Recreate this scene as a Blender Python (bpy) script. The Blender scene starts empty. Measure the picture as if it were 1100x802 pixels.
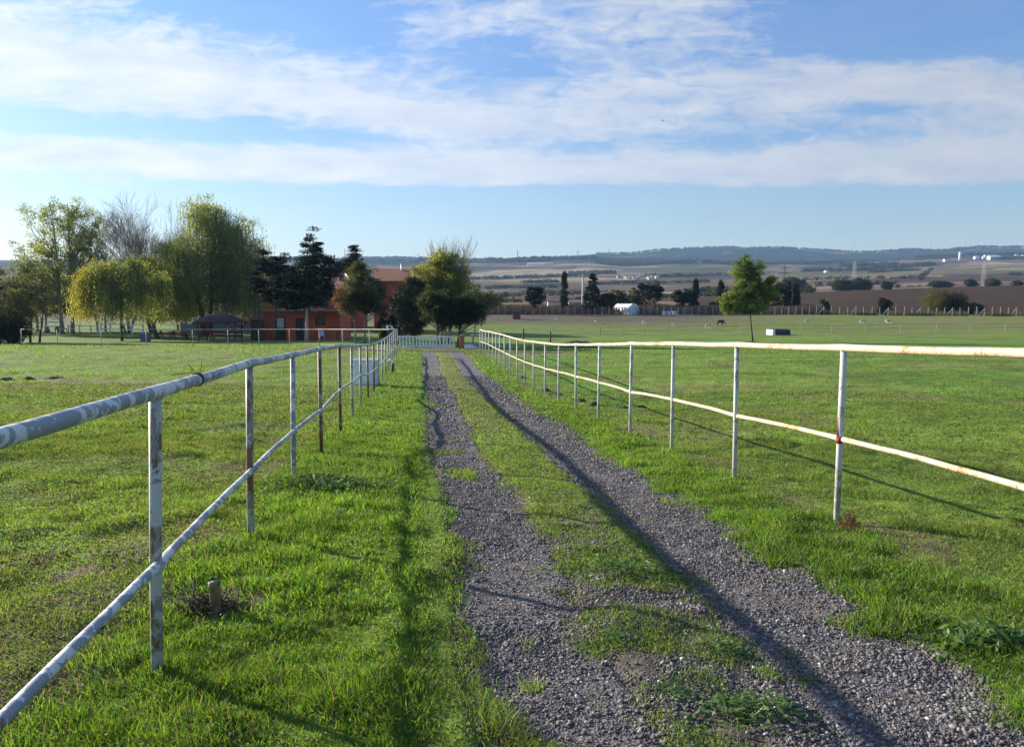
import bpy, math, random
import numpy as np
from mathutils import Vector, Matrix

R = math.radians
random.seed(7)
RNG = np.random.default_rng(11)
SC = bpy.context.scene
COL = SC.collection
ZC = 1.62            # eye height above the ground under the camera
PITCH = R(5.26)
F = 825.0            # focal length in photo pixels (photo 1100 x 802)
CP, SP = math.cos(PITCH), math.sin(PITCH)

# ------------------------------------------------------------------ numeric helpers
def slope_v(v):
    k = (401.0 - np.asarray(v, float)) / F
    return (k * CP - SP) / (CP + k * SP)

def wx(u, Y):
    return (u - 550.0) / F * Y

def zv(v, Y):
    return ZC + Y * float(slope_v(v))

def sstep(a, b, x):
    t = np.clip((np.asarray(x, float) - a) / (b - a), 0, 1)
    return t * t * (3 - 2 * t)

def hash2(ix, iy, s):
    h = (ix * 374761393 + iy * 668265263 + s * 982451653) & 0xFFFFFFFF
    h = ((h ^ (h >> 13)) * 1274126177) & 0xFFFFFFFF
    return ((h ^ (h >> 16)) & 0xFFFF) / 65535.0

def vnoise(x, y, s=0):
    x = np.asarray(x, float); y = np.asarray(y, float)
    ix = np.floor(x).astype(np.int64); iy = np.floor(y).astype(np.int64)
    fx = x - ix; fy = y - iy
    fx = fx * fx * (3 - 2 * fx); fy = fy * fy * (3 - 2 * fy)
    a = hash2(ix, iy, s); b = hash2(ix + 1, iy, s); c = hash2(ix, iy + 1, s); d = hash2(ix + 1, iy + 1, s)
    return (a * (1 - fx) + b * fx) * (1 - fy) + (c * (1 - fx) + d * fx) * fy

def fbm(x, y, o=4, s=0):
    t = 0; a = .5; n = 0
    for k in range(o):
        t = t + a * vnoise(x * 2 ** k + 17.3 * k, y * 2 ** k - 9.1 * k, s + k); n += a; a *= .5
    return t / n

# ------------------------------------------------------------------ terrain
PY = np.array([-60, -5, 0, 3.4, 6.6, 11, 15.6, 20, 24, 30, 35, 40, 46, 60, 75, 100, 130, 150, 165, 400])
PZ = np.array([1.6, .17, 0, -.12, -.26, -.48, -.71, -.92, -1.08, -1.2, -1.25, -1.22, -1.36, -1.78, -2.15, -2.1, -1.7, -1.2, -.7, 3])
_t = np.linspace(-60, 400, 4601)
_p = np.interp(_t, PY, PZ)
for _k in range(3):
    _p = np.convolve(np.pad(_p, 8, mode='edge'), np.ones(17) / 17, 'valid')

UC = np.array([-300, 0, 300, 450, 560, 640, 700, 760, 800, 860, 900, 950, 1000, 1050, 1100, 1400])
VD = np.array([165, 320, 420, 600, 1000, 1500, 2100, 2300, 2600, 3200, 3700])
VT = np.array([
 [337]*6 + [337]*5 + [338]*5,
 [333,333,332,328,325,324,322,320,318,316,312.5,311,309,307.5,306.5,304],
 [330,330,329,325,322,321,320,318,316,314.5,312.5,311,309,307.5,307,305],
 [322,322,320,318,316,315,314,313,311,309,307,306,304,303,303,302],
 [310,310,308,306,305,304,304,303,302,300,299,298,296,294,293,292],
 [298,298,298,297,296,295,295,294,294,293,292,291,288,286,284,283],
 [286,286,285,285,284,283,283,284,284,284,283,281,279,278,277,276],
 [280,280,278,278.5,277.5,276.5,278,280,281,281,279,277,275,273.5,272.5,271],
 [284,284,282,282,281,280,281,282,283,284,282,281,280,278,277,276],
 [279,279,275.5,278.5,278.5,274,269,266,266,267.5,270,270,269,267,264.5,264],
 [290]*16], float)
_um = np.arange(-300, 1401, 5.0)
_vt = np.array([np.convolve(np.pad(np.interp(_um, UC, r), 6, mode='edge'), np.ones(13) / 13, 'valid') for r in VT])

def vtab(u, d):
    ld = np.log(np.clip(d, 165, 3700)); lg = np.log(VD)
    k = np.clip(np.searchsorted(lg, ld, side='right') - 1, 0, len(VD) - 2)
    f = (ld - lg[k]) / (lg[k + 1] - lg[k])
    ui = np.clip((u + 300) / 5.0, 0, len(_um) - 1.001); i = ui.astype(int); fu = ui - i
    a = _vt[k, i] * (1 - fu) + _vt[k, i + 1] * fu
    b = _vt[k + 1, i] * (1 - fu) + _vt[k + 1, i + 1] * fu
    return a * (1 - f) + b * f

def road_q(x, y):
    return x + .1212 * y

def track_left(y):
    return .57 + .05 * np.sin(np.asarray(y) * .35) + .03 * np.sin(np.asarray(y) * .9 + 1)

def track_right(y):
    y = np.asarray(y, float)
    return 2.25 - .30 * np.exp(-np.maximum(y - 2.0, 0) / 1.6) + .05 * np.sin(y * .28 + 2)

def base_h(x, y):
    x = np.asarray(x, float); y = np.asarray(y, float)
    q = road_q(x, y)
    zn = np.interp(y, _t, _p) - .02 * (np.clip(q, -6, 6) - 1.2) * np.clip(y / 6, 0, 1)
    r = np.hypot(x, y)
    az = np.clip(np.arctan2(x, y), -1.05, 1.05)
    d = r * np.cos(az)
    u = 550 + F * np.tan(az)
    zf = ZC + d * slope_v(vtab(u, d))
    w = sstep(95, 168, d)
    z = zn * (1 - w) + zf * w
    z = z + (fbm(x / 160, y / 160, 3, 5) - .5) * np.clip((d - 400) / 1500, 0, 1) * 14
    return z

def rel_h(x, y):
    """small relief of the near ground: ruts, lumps, verge"""
    x = np.asarray(x, float); y = np.asarray(y, float)
    q = road_q(x, y)
    lum = (fbm(x * 1.7, y * 1.7, 3, 21) - .5) * .075 + (fbm(x * 6, y * 6, 2, 31) - .5) * .025
    out = np.maximum(sstep(-1.5, -2.2, q) if False else 1 - sstep(-2.4, -1.5, q), sstep(3.8, 4.8, q))
    lum = lum + out * ((fbm(x * .8 + 3, y * .8, 3, 24) - .5) * .14 + (fbm(x * 2.6, y * 2.6, 2, 26) - .5) * .05)
    ql, qr = track_left(y), track_right(y)
    inl = 1 - sstep(.25, .46, np.abs(q - ql)); inr = 1 - sstep(.34, .56, np.abs(q - qr))
    rut = np.maximum(inl, inr) * (1 - sstep(46, 48, y)) * (1 - sstep(-3, -2, -y))
    fade = 1 - sstep(40, 70, np.hypot(x, y))
    return (lum * (1 - .75 * rut) - .048 * rut) * fade, rut

def H(x, y):
    return base_h(x, y) + rel_h(x, y)[0]

def hz(x, y):
    return float(H(np.array([x]), np.array([y]))[0])

def gp(u, v, lo=1.5, hi=40):
    """ground point under a photo position"""
    for _ in range(50):
        mid = (lo + hi) / 2
        if zv(v, mid) > hz(wx(u, mid), mid): lo = mid
        else: hi = mid
    return wx(u, lo), lo

# ------------------------------------------------------------------ object helpers
def tag(o, label=None, cat=None, group=None, kind=None):
    if label: o['label'] = label
    if cat: o['category'] = cat
    if group: o['group'] = group
    if kind: o['kind'] = kind
    return o

def empty(name, loc, rz=0.0, label=None, cat=None, group=None):
    o = bpy.data.objects.new(name, None); COL.objects.link(o)
    o.location = loc; o.rotation_euler = (0, 0, rz); o.empty_display_size = .2
    return tag(o, label, cat, group)

def np_mesh(name, verts, faces, mat, parent=None, cols=None, smooth=False, loc=None):
    """faces: list of int arrays (n,k)"""
    me = bpy.data.meshes.new(name)
    verts = np.ascontiguousarray(verts, np.float32)
    me.vertices.add(len(verts)); me.vertices.foreach_set('co', verts.ravel())
    lt = np.concatenate([np.full(len(f), f.shape[1], np.int32) for f in faces])
    li = np.concatenate([np.asarray(f, np.int32).ravel() for f in faces])
    ls = np.concatenate([[0], np.cumsum(lt)[:-1]]).astype(np.int32)
    me.loops.add(len(li)); me.loops.foreach_set('vertex_index', li)
    me.polygons.add(len(lt)); me.polygons.foreach_set('loop_start', ls); me.polygons.foreach_set('loop_total', lt)
    if smooth: me.polygons.foreach_set('use_smooth', np.ones(len(lt), bool))
    if cols is not None:
        at = me.color_attributes.new('col', 'FLOAT_COLOR', 'POINT')
        c = np.ones((len(verts), 4), np.float32); c[:, :3] = cols
        at.data.foreach_set('color', c.ravel())
    me.update(calc_edges=True); me.validate()
    if mat: me.materials.append(mat)
    o = bpy.data.objects.new(name, me); COL.objects.link(o)
    if parent: o.parent = parent
    if loc is not None: o.location = loc
    return o

class MB:
    def __init__(s): s.v = []; s.f = []
    def add(s, vs, fs):
        n = len(s.v); s.v += [tuple(p) for p in vs]; s.f += [tuple(i + n for i in f) for f in fs]; return s
    def box(s, c, d, rz=0.0, tilt=None, bev=0.0):
        """box centred at c with full size d; bev chamfers the vertical edges and the top/bottom rims"""
        hx, hy, hh = d[0] / 2, d[1] / 2, d[2] / 2
        M = Matrix.Rotation(rz, 3, 'Z')
        if tilt: M = M @ tilt
        if bev <= 0:
            pts = [(sx * hx, sy * hy, sz * hh) for sz in (-1, 1) for sx, sy in ((-1, -1), (1, -1), (1, 1), (-1, 1))]
            fs = [(3, 2, 1, 0), (4, 5, 6, 7), (0, 1, 5, 4), (1, 2, 6, 5), (2, 3, 7, 6), (3, 0, 4, 7)]
        else:
            def ring(ax, ay, z, b):
                return [(-ax + b, -ay, z), (ax - b, -ay, z), (ax, -ay + b, z), (ax, ay - b, z), (ax - b, ay, z), (-ax + b, ay, z), (-ax, ay - b, z), (-ax, -ay + b, z)]
            pts = ring(hx - bev, hy - bev, -hh, bev) + ring(hx, hy, -hh + bev, bev) + ring(hx, hy, hh - bev, bev) + ring(hx - bev, hy - bev, hh, bev)
            fs = [tuple(range(7, -1, -1)), tuple(range(24, 32))]
            for k in range(3):
                for j in range(8):
                    a = k * 8 + j; b = k * 8 + (j + 1) % 8
                    fs.append((a, b, b + 8, a + 8))
        vs = [tuple(M @ Vector(p) + Vector(c)) for p in pts]
        return s.add(vs, fs)
    def tube(s, pts, rad, n=8, cap=True):
        pts = [Vector(p) for p in pts]
        if not hasattr(rad, '__len__'): rad = [rad] * len(pts)
        vs = []; fs = []
        prev = None
        for i, p in enumerate(pts):
            d = (pts[min(i + 1, len(pts) - 1)] - pts[max(i - 1, 0)])
            if d.length < 1e-9: d = Vector((0, 0, 1))
            d.normalize()
            ref = prev if prev is not None else (Vector((0, 0, 1)) if abs(d.z) < .9 else Vector((1, 0, 0)))
            a = d.cross(ref)
            if a.length < 1e-6: a = d.orthogonal()
            a.normalize(); b = a.cross(d).normalized(); prev = b
            for k in range(n):
                t = 2 * math.pi * k / n
                vs.append(tuple(p + (a * math.cos(t) + b * math.sin(t)) * rad[i]))
        for i in range(len(pts) - 1):
            for k in range(n):
                fs.append((i * n + k, i * n + (k + 1) % n, (i + 1) * n + (k + 1) % n, (i + 1) * n + k))
        if cap:
            fs.append(tuple(range(n - 1, -1, -1))); fs.append(tuple(range((len(pts) - 1) * n, len(pts) * n)))
        return s.add(vs, fs)
    def build(s, name, mat, parent=None, smooth=False):
        me = bpy.data.meshes.new(name); me.from_pydata(s.v, [], s.f)
        if smooth: me.polygons.foreach_set('use_smooth', np.ones(len(s.f), bool))
        me.update()
        if mat: me.materials.append(mat)
        o = bpy.data.objects.new(name, me); COL.objects.link(o)
        if parent: o.parent = parent
        return o

def copy_tree(o, parent=None):
    c = o.copy(); COL.objects.link(c)
    if parent: c.parent = parent
    for ch in list(o.children): copy_tree(ch, c)
    return c

# ------------------------------------------------------------------ node helpers
class NT:
    def __init__(s, nt): s.t = nt
    def n(s, typ, **kw):
        x = s.t.nodes.new(typ)
        for k, v in kw.items(): setattr(x, k, v)
        return x
    def put(s, sock, v):
        if isinstance(v, bpy.types.NodeSocket): s.t.links.new(v, sock)
        elif v is not None:
            if hasattr(v, '__len__') and hasattr(sock.default_value, '__len__') and len(sock.default_value) == 4 and len(v) == 3: v = (*v, 1)
            sock.default_value = v
    def m(s, op, a, b=None, c=None, clamp=False):
        x = s.n('ShaderNodeMath', operation=op, use_clamp=clamp)
        for i, v in enumerate((a, b, c)):
            if v is not None: s.put(x.inputs[i], v)
        return x.outputs[0]
    def mix(s, f, a, b, mode='MIX'):
        x = s.n('ShaderNodeMix', data_type='RGBA', blend_type=mode)
        s.put(x.inputs['Factor'], f); s.put(x.inputs[6], a); s.put(x.inputs[7], b)
        return x.outputs[2]
    def noise(s, vec, scale, detail=4, rough=.55, dist=0.0):
        x = s.n('ShaderNodeTexNoise'); s.put(x.inputs['Vector'], vec)
        x.inputs['Scale'].default_value = scale; x.inputs['Detail'].default_value = detail
        x.inputs['Roughness'].default_value = rough; x.inputs['Distortion'].default_value = dist
        return x.outputs['Fac']
    def voro(s, vec, scale, feature='F1', out='Distance', rand=1.0, metric='EUCLIDEAN'):
        x = s.n('ShaderNodeTexVoronoi', feature=feature, distance=metric) if feature != 'DISTANCE_TO_EDGE' else s.n('ShaderNodeTexVoronoi', feature=feature)
        s.put(x.inputs['Vector'], vec); x.inputs['Scale'].default_value = scale; x.inputs['Randomness'].default_value = rand
        return x.outputs[out]
    def ramp(s, f, stops, interp='LINEAR'):
        x = s.n('ShaderNodeValToRGB'); s.put(x.inputs[0], f); cr = x.color_ramp; cr.interpolation = interp
        while len(cr.elements) < len(stops): cr.elements.new(.5)
        for e, (p, c) in zip(cr.elements, stops):
            e.position = p; e.color = (*c, 1) if hasattr(c, '__len__') else (c, c, c, 1)
        return x.outputs[0]
    def step(s, f, a, b):
        x = s.n('ShaderNodeMapRange', interpolation_type='SMOOTHSTEP'); s.put(x.inputs[0], f)
        x.inputs[1].default_value = a; x.inputs[2].default_value = b
        return x.outputs[0]
    def vmap(s, vec, scale=(1, 1, 1), rot=(0, 0, 0), loc=(0, 0, 0)):
        x = s.n('ShaderNodeMapping'); s.put(x.inputs[0], vec)
        x.inputs['Scale'].default_value = scale; x.inputs['Rotation'].default_value = rot; x.inputs['Location'].default_value = loc
        return x.outputs[0]
    def coord(s, w='Object'): return s.n('ShaderNodeTexCoord').outputs[w]
    def pos(s): return s.n('ShaderNodeNewGeometry').outputs['Position']
    def attr(s, n='col'): return s.n('ShaderNodeVertexColor', layer_name=n).outputs['Color']
    def bump(s, h, strength=.5, dist=.02):
        x = s.n('ShaderNodeBump'); s.put(x.inputs['Height'], h); x.inputs['Strength'].default_value = strength; x.inputs['Distance'].default_value = dist
        return x.outputs[0]

def material(name):
    m = bpy.data.materials.new(name); m.use_nodes = True
    t = NT(m.node_tree); b = m.node_tree.nodes['Principled BSDF']
    return m, t, b

def simple(name, col, rough=.8, var=.25, scale=6.0, bump=.3, metal=0.0, bdist=.02):
    m, t, b = material(name)
    p = t.coord()
    n = t.noise(p, scale, 5, .6)
    c0 = tuple(c * (1 - var) for c in col); c1 = tuple(min(1, c * (1 + var)) for c in col)
    t.put(b.inputs['Base Color'], t.ramp(n, [(.3, c0), (.7, c1)]))
    b.inputs['Roughness'].default_value = rough; b.inputs['Metallic'].default_value = metal
    if bump: t.put(b.inputs['Normal'], t.bump(t.noise(p, scale * 4, 4), bump, bdist))
    return m

def leafmat(name, trans=.45, gloss=.0, rough=.5):
    """foliage: colour from the leaf's own colour attribute, part of the light passes through"""
    m = bpy.data.materials.new(name); m.use_nodes = True; nt = m.node_tree; nt.nodes.clear(); t = NT(nt)
    col = t.attr()
    d = t.n('ShaderNodeBsdfDiffuse'); t.put(d.inputs[0], col)
    tr = t.n('ShaderNodeBsdfTranslucent'); t.put(tr.inputs[0], t.mix(1.0, col, (1.25, 1.2, .55), 'MULTIPLY'))
    mx = t.n('ShaderNodeMixShader'); mx.inputs[0].default_value = trans
    t.t.links.new(d.outputs[0], mx.inputs[1]); t.t.links.new(tr.outputs[0], mx.inputs[2])
    out = t.n('ShaderNodeOutputMaterial'); last = mx.outputs[0]
    if gloss > 0:
        g = t.n('ShaderNodeBsdfGlossy'); g.inputs['Roughness'].default_value = rough; t.put(g.inputs[0], (.9, .95, .9))
        m2 = t.n('ShaderNodeMixShader'); m2.inputs[0].default_value = gloss
        t.t.links.new(last, m2.inputs[1]); t.t.links.new(g.outputs[0], m2.inputs[2]); last = m2.outputs[0]
    t.t.links.new(last, out.inputs[0])
    return m
SUN_E = 5.0; SKY_S = .082; EXPO = 1.08; CLOUD_S = .57; HAZE = 1.0e-4
# (u, v, su, sv, slope, amount): where the cloud bands lie in the sky, as directions
CLOUDS = [(40, 75, 190, 55, .12, .55), (320, 108, 180, 32, .16, .50), (470, 138, 130, 24, .05, .28),
          (150, 176, 330, 17, .03, .55), (700, 185, 420, 17, .0, .55), (1060, 180, 260, 17, 0, .45),
          (720, 118, 230, 42, -.03, .34), (690, 30, 140, 34, -.25, .36), (480, 42, 95, 16, -.12, .30),
          (985, 106, 165, 26, .05, .46), (1070, 150, 130, 30, 0, .30),
          (1010, 24, 170, 44, 0, -.65), (560, 70, 75, 16, 0, -.22), (330, 34, 170, 24, .14, -.28), (110, 140, 200, 12, .03, -.40), (640, 156, 200, 9, 0, -.22), (930, 128, 60, 14, 0, -.25), (330, 155, 160, 8, .02, -.2)]
# ------------------------------------------------------------------ world, sun, camera
SUN_EL = R(19.2); SUN_AZ = math.atan2(-.87, .494)        # azimuth from +Y towards +X
S = Vector((math.sin(SUN_AZ) * math.cos(SUN_EL), math.cos(SUN_AZ) * math.cos(SUN_EL), math.sin(SUN_EL)))
sl = bpy.data.lights.new('sun', 'SUN'); sl.energy = SUN_E; sl.angle = R(.45); sl.color = (1.0, .92, .79)
so = bpy.data.objects.new('sun', sl); COL.objects.link(so); so.rotation_euler = S.to_track_quat('Z', 'Y').to_euler(); so.location = (-20, 20, 30)

cam = bpy.data.cameras.new('camera'); co = bpy.data.objects.new('camera', cam); COL.objects.link(co)
co.location = (0, 0, ZC); co.rotation_euler = (R(90) - PITCH, 0, 0)
cam.sensor_fit = 'HORIZONTAL'; cam.sensor_width = 36; cam.lens = 36 * F / 1100
cam.clip_start = .05; cam.clip_end = 20000
SC.camera = co
vs = SC.view_settings; vs.view_transform = 'Standard'; vs.look = 'None'; vs.gamma = 1; vs.exposure = EXPO; vs.use_curve_mapping = False
SC.cycles.volume_bounces = 0; SC.cycles.max_bounces = 8; SC.cycles.transmission_bounces = 4; SC.cycles.diffuse_bounces = 4
SC.cycles.use_denoising = True

w = bpy.data.worlds.new('World'); SC.world = w; w.use_nodes = True
nt = w.node_tree; nt.nodes.clear(); t = NT(nt)
sky = t.n('ShaderNodeTexSky', sky_type='NISHITA', sun_disc=False)
sky.sun_elevation = SUN_EL; sky.sun_rotation = SUN_AZ; sky.air_density = 1.25; sky.dust_density = .5; sky.ozone_density = 3.0; sky.altitude = 100
vec = t.coord('Generated')
sx = t.n('ShaderNodeSeparateXYZ'); t.put(sx.inputs[0], vec)
X, Y, Z = sx.outputs
az = t.m('ARCTAN2', X, Y)
hor = t.m('MAXIMUM', t.m('SQRT', t.m('ADD', t.m('MULTIPLY', X, X), t.m('MULTIPLY', Y, Y))), .05)
az2 = t.m('MULTIPLY', az, az)
U = t.m('MULTIPLY_ADD', t.m('MULTIPLY', az, t.m('MULTIPLY_ADD', az2, .333, 1.0)), 825.0, 550.0)
V = t.m('MULTIPLY_ADD', t.m('MULTIPLY', t.m('DIVIDE', Z, hor), t.m('MULTIPLY_ADD', az2, .5, 1.0)), -825.0, 325.0)
cv = t.n('ShaderNodeCombineXYZ'); t.put(cv.inputs[0], U); t.put(cv.inputs[1], V)
P = cv.outputs[0]
wn = t.n('ShaderNodeTexNoise'); t.put(wn.inputs['Vector'], t.vmap(P, (1 / 210, 1 / 70, 1))); wn.inputs['Scale'].default_value = 1; wn.inputs['Detail'].default_value = 3
wv = t.n('ShaderNodeVectorMath', operation='MULTIPLY_ADD'); t.put(wv.inputs[0], wn.outputs['Color']); wv.inputs[1].default_value = (90, 26, 0); t.put(wv.inputs[2], P)
PW = wv.outputs[0]
sw = t.n('ShaderNodeSeparateXYZ'); t.put(sw.inputs[0], PW); UW, VW = t.m('ADD', sw.outputs[0], -45.0), t.m('ADD', sw.outputs[1], -13.0)
def blob(u, v, su, sv, slope, amp):
    du = t.m('ADD', UW, -u)
    dv = t.m('SUBTRACT', t.m('ADD', VW, -v), t.m('MULTIPLY', du, slope))
    a = t.m('MULTIPLY', du, 1 / su); b = t.m('MULTIPLY', dv, 1 / sv)
    e = t.m('EXPONENT', t.m('MULTIPLY', t.m('ADD', t.m('MULTIPLY', a, a), t.m('MULTIPLY', b, b)), -1.0))
    return t.m('MULTIPLY', e, amp)
acc = None
for bl in CLOUDS:
    e = blob(*bl); acc = e if acc is None else t.m('ADD', acc, e)
n1 = t.noise(t.vmap(PW, (1 / 150, 1 / 42, 1)), 1.0, 9, .58, .35)
n2 = t.noise(t.vmap(PW, (1 / 34, 1 / 15, 1), loc=(3, 7, 0)), 1.0, 6, .6, .8)
n3 = t.noise(t.vmap(PW, (1 / 70, 1 / 9, 1), (0, 0, R(4)), (1, 4, 0)), 1.0, 5, .6, .4)
f = t.m('ADD', t.m('ADD', t.m('MULTIPLY', acc, .95), t.m('MULTIPLY', n1, .85)), t.m('ADD', t.m('MULTIPLY', n2, .82), t.m('MULTIPLY', n3, .52)))
f = t.m('ADD', f, -.68)
f = t.m('SUBTRACT', f, t.m('MULTIPLY', t.step(V, 196, 216), .65))     # the lowest strip of sky is clear
mask = t.step(f, .22, .88)
mask = t.m('MAXIMUM', t.m('MULTIPLY', mask, .86), t.m('MULTIPLY_ADD', n1, .24, -.02))
# cloud colour: sunlit cream on the side of the sun, cooler and darker away from it
glow = t.m('MULTIPLY', t.step(U, 1150, -150), .42)
shade = t.m('MULTIPLY_ADD', t.noise(t.vmap(PW, (1 / 90, 1 / 24, 1), loc=(9, 2, 0)), 1, 5, .55), .55, .50)
ccol = t.mix(t.step(shade, .55, 1.0), (.60, .69, .86), (.93, .94, .96))
bg = t.n('ShaderNodeBackground'); t.put(bg.inputs[0], t.mix(1.0, sky.outputs[0], t.mix(t.step(V, 290, -150), (.72, .78, .94), (.52, .79, 1.18)), 'MULTIPLY')); bg.inputs[1].default_value = SKY_S
bc = t.n('ShaderNodeBackground'); t.put(bc.inputs[0], ccol); t.put(bc.inputs[1], t.m('MULTIPLY', t.m('ADD', glow, .62), CLOUD_S))
ms = t.n('ShaderNodeMixShader'); t.put(ms.inputs[0], mask)
nt.links.new(bg.outputs[0], ms.inputs[1]); nt.links.new(bc.outputs[0], ms.inputs[2])
wo = t.n('ShaderNodeOutputWorld'); nt.links.new(ms.outputs[0], wo.inputs[0])

# ------------------------------------------------------------------ haze
if HAZE > 0:
    hm = bpy.data.materials.new('haze_air'); hm.use_nodes = True; hm.node_tree.nodes.clear(); th = NT(hm.node_tree)
    pv = th.n('ShaderNodeVolumePrincipled'); pv.inputs['Color'].default_value = (.42, .66, 1.0, 1); pv.inputs['Density'].default_value = HAZE
    pv.inputs['Anisotropy'].default_value = .15
    ho = th.n('ShaderNodeOutputMaterial'); hm.node_tree.links.new(pv.outputs[0], ho.inputs['Volume'])
    hb = MB().box((0, 0, 118), (9000, 9000, 258)).build('haze', hm); tag(hb, kind='stuff', label='thin blue haze over the far fields and hills')

# ------------------------------------------------------------------ ground
def ground_colour(x, y):
    q = road_q(x, y); r = np.hypot(x, y)
    n = fbm(x * .5, y * .5, 4, 41); n2 = fbm(x * .13, y * .13, 3, 51); n3 = fbm(x * 2.3, y * 2.3, 3, 61)
    def c(*a): return np.array(a)[None, :]
    def mx(a, b, f): return a * (1 - f[:, None]) + b * f[:, None]
    left = mx(c(.135, .205, .036), c(.195, .195, .070), sstep(.42, .72, n * .6 + n2 * .4))
    left = mx(left, c(.125, .092, .060), sstep(.54, .66, n3 * .5 + n * .5 + .05 * (1 - sstep(4, 9, y))))
    left = mx(left, c(.12, .195, .026), sstep(.5, .7, n2) * .8)
    right = mx(c(.105, .205, .028), c(.155, .225, .038), sstep(.35, .65, n2 * .6 + n * .4))
    right = mx(right, c(.17, .15, .065), sstep(.54, .70, n) * .7); right = mx(right, c(.065, .11, .02), sstep(.52, .66, fbm(x * .22 + 9, y * .6, 4, 63)) * .6)
    verge = mx(c(.095, .165, .020), c(.13, .19, .026), n)
    med = mx(c(.17, .19, .036), c(.17, .155, .065), sstep(.4, .65, n3)); med = mx(c(.095, .083, .070), med, sstep(3.5, 8.5, y + 3 * (n3 - .5)))
    col = left
    col = mx(col, verge, sstep(-1.7, -1.3, q))
    col = mx(col, med, sstep(.75, .95, q))
    col = mx(col, verge, sstep(2.5, 2.7, q))
    col = mx(col, right, sstep(3.5, 4.1, q))
    # cropped dry turf far beyond the fences
    dry = mx(c(.17, .15, .070), c(.135, .165, .042), sstep(.4, .65, n2))
    col = mx(col, dry, sstep(78, 110, y) * sstep(-40, 40, x) * .65)
    u = 550 + F * x / np.maximum(y, 1)
    dirt = mx(c(.085, .065, .055), c(.12, .095, .075), n)
    col = mx(col, dirt, sstep(108, 126, y) * (1 - sstep(700, 860, u)) * .9)
    col = mx(col, dirt, sstep(45, 47.5, y) * (1 - sstep(51, 53, y)) * sstep(-16, -11, x) * (1 - sstep(2, 5, x)))
    trod = sstep(.5, .62, fbm(x * .8 + 5, y * .8, 3, 71)) * np.exp(-((q - 3.95) / .5) ** 2)
    col = mx(col, c(.13, .09, .06), trod * .7)
    bare = np.exp(-(((x + 1.55) / .35) ** 2 + ((y - 4.45) / .28) ** 2)) + .6 * np.exp(-(((x + 2.9) / .4) ** 2 + ((y - 4.9) / .25) ** 2)) + .8 * np.exp(-(((x + 1.75) / .4) ** 2 + ((y - 3.0) / .25) ** 2))
    col = mx(col, c(.13, .085, .065), .75 * sstep(.30, 1.0, bare * (.1 + 1.6 * fbm(x * 5, y * 5, 3, 171))))
    rut = rel_h(x, y)[1]
    col = mx(col, c(.14, .125, .115), rut)
    return col

angs = np.concatenate([np.arange(-180, -48, 4.0), np.arange(-48, 48.01, .26), np.arange(52, 180, 4.0)])
rads = np.concatenate([np.geomspace(.6, 60, 430), np.geomspace(60.7, 3700, 330)])
A, RR = np.meshgrid(np.radians(angs), rads, indexing='ij')
gx = (np.sin(A) * RR); gy = (np.cos(A) * RR)
na, nr = gx.shape
gz = base_h(gx.ravel(), gy.ravel()) + rel_h(gx.ravel(), gy.ravel())[0]
# the ground under the tracks sits a little lower than the track sheets
gz -= .045 * rel_h(gx.ravel(), gy.ravel())[1]
GV = np.stack([gx.ravel(), gy.ravel(), gz], 1)
GC = ground_colour(GV[:, 0], GV[:, 1])
ii = np.arange(na * nr).reshape(na, nr)
i2 = np.roll(ii, -1, axis=0)
Q = np.stack([ii[:, :-1], ii[:, 1:], i2[:, 1:], i2[:, :-1]], -1).reshape(-1, 4)
cen = GV[Q].mean(1)
cd = np.hypot(cen[:, 0], cen[:, 1]) * np.cos(np.clip(np.arctan2(cen[:, 0], cen[:, 1]), -1.05, 1.05))
cu = 550 + F * np.tan(np.clip(np.arctan2(cen[:, 0], cen[:, 1]), -1.05, 1.05))
reg = np.zeros(len(Q), int)
reg[cd > 163] = 2
reg[(cd > 163) & (cd < 345) & (cu > 790 - (cd - 163) * .55)] = 1
reg[cd > 2150] = 3

def ground_mat():
    m, t, b = material('turf_soil')
    p = t.pos(); c = t.attr()
    n = t.noise(p, 9, 6, .65); n2 = t.noise(p, 45, 4, .6); n3 = t.noise(p, 1.1, 5, .6)
    v = t.voro(t.vmap(p, (1, .6, 1)), 6.0)
    k = t.m('MULTIPLY_ADD', n, .9, t.m('MULTIPLY_ADD', n2, .5, t.m('MULTIPLY', n3, .5)))
    col = t.mix(1.0, c, t.ramp(k, [(.55, (.50, .52, .50)), (.95, (.95, .97, .90)), (1.3, (1.45, 1.35, 1.2))]), 'MULTIPLY')
    t.put(b.inputs['Base Color'], col); b.inputs['Roughness'].default_value = .9; b.inputs['Specular IOR Level'].default_value = .15
    t.put(b.inputs['Normal'], t.bump(t.m('ADD', t.m('MULTIPLY', n, .6), t.m('MULTIPLY', n2, .4)), .9, .06))
    return m

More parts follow.
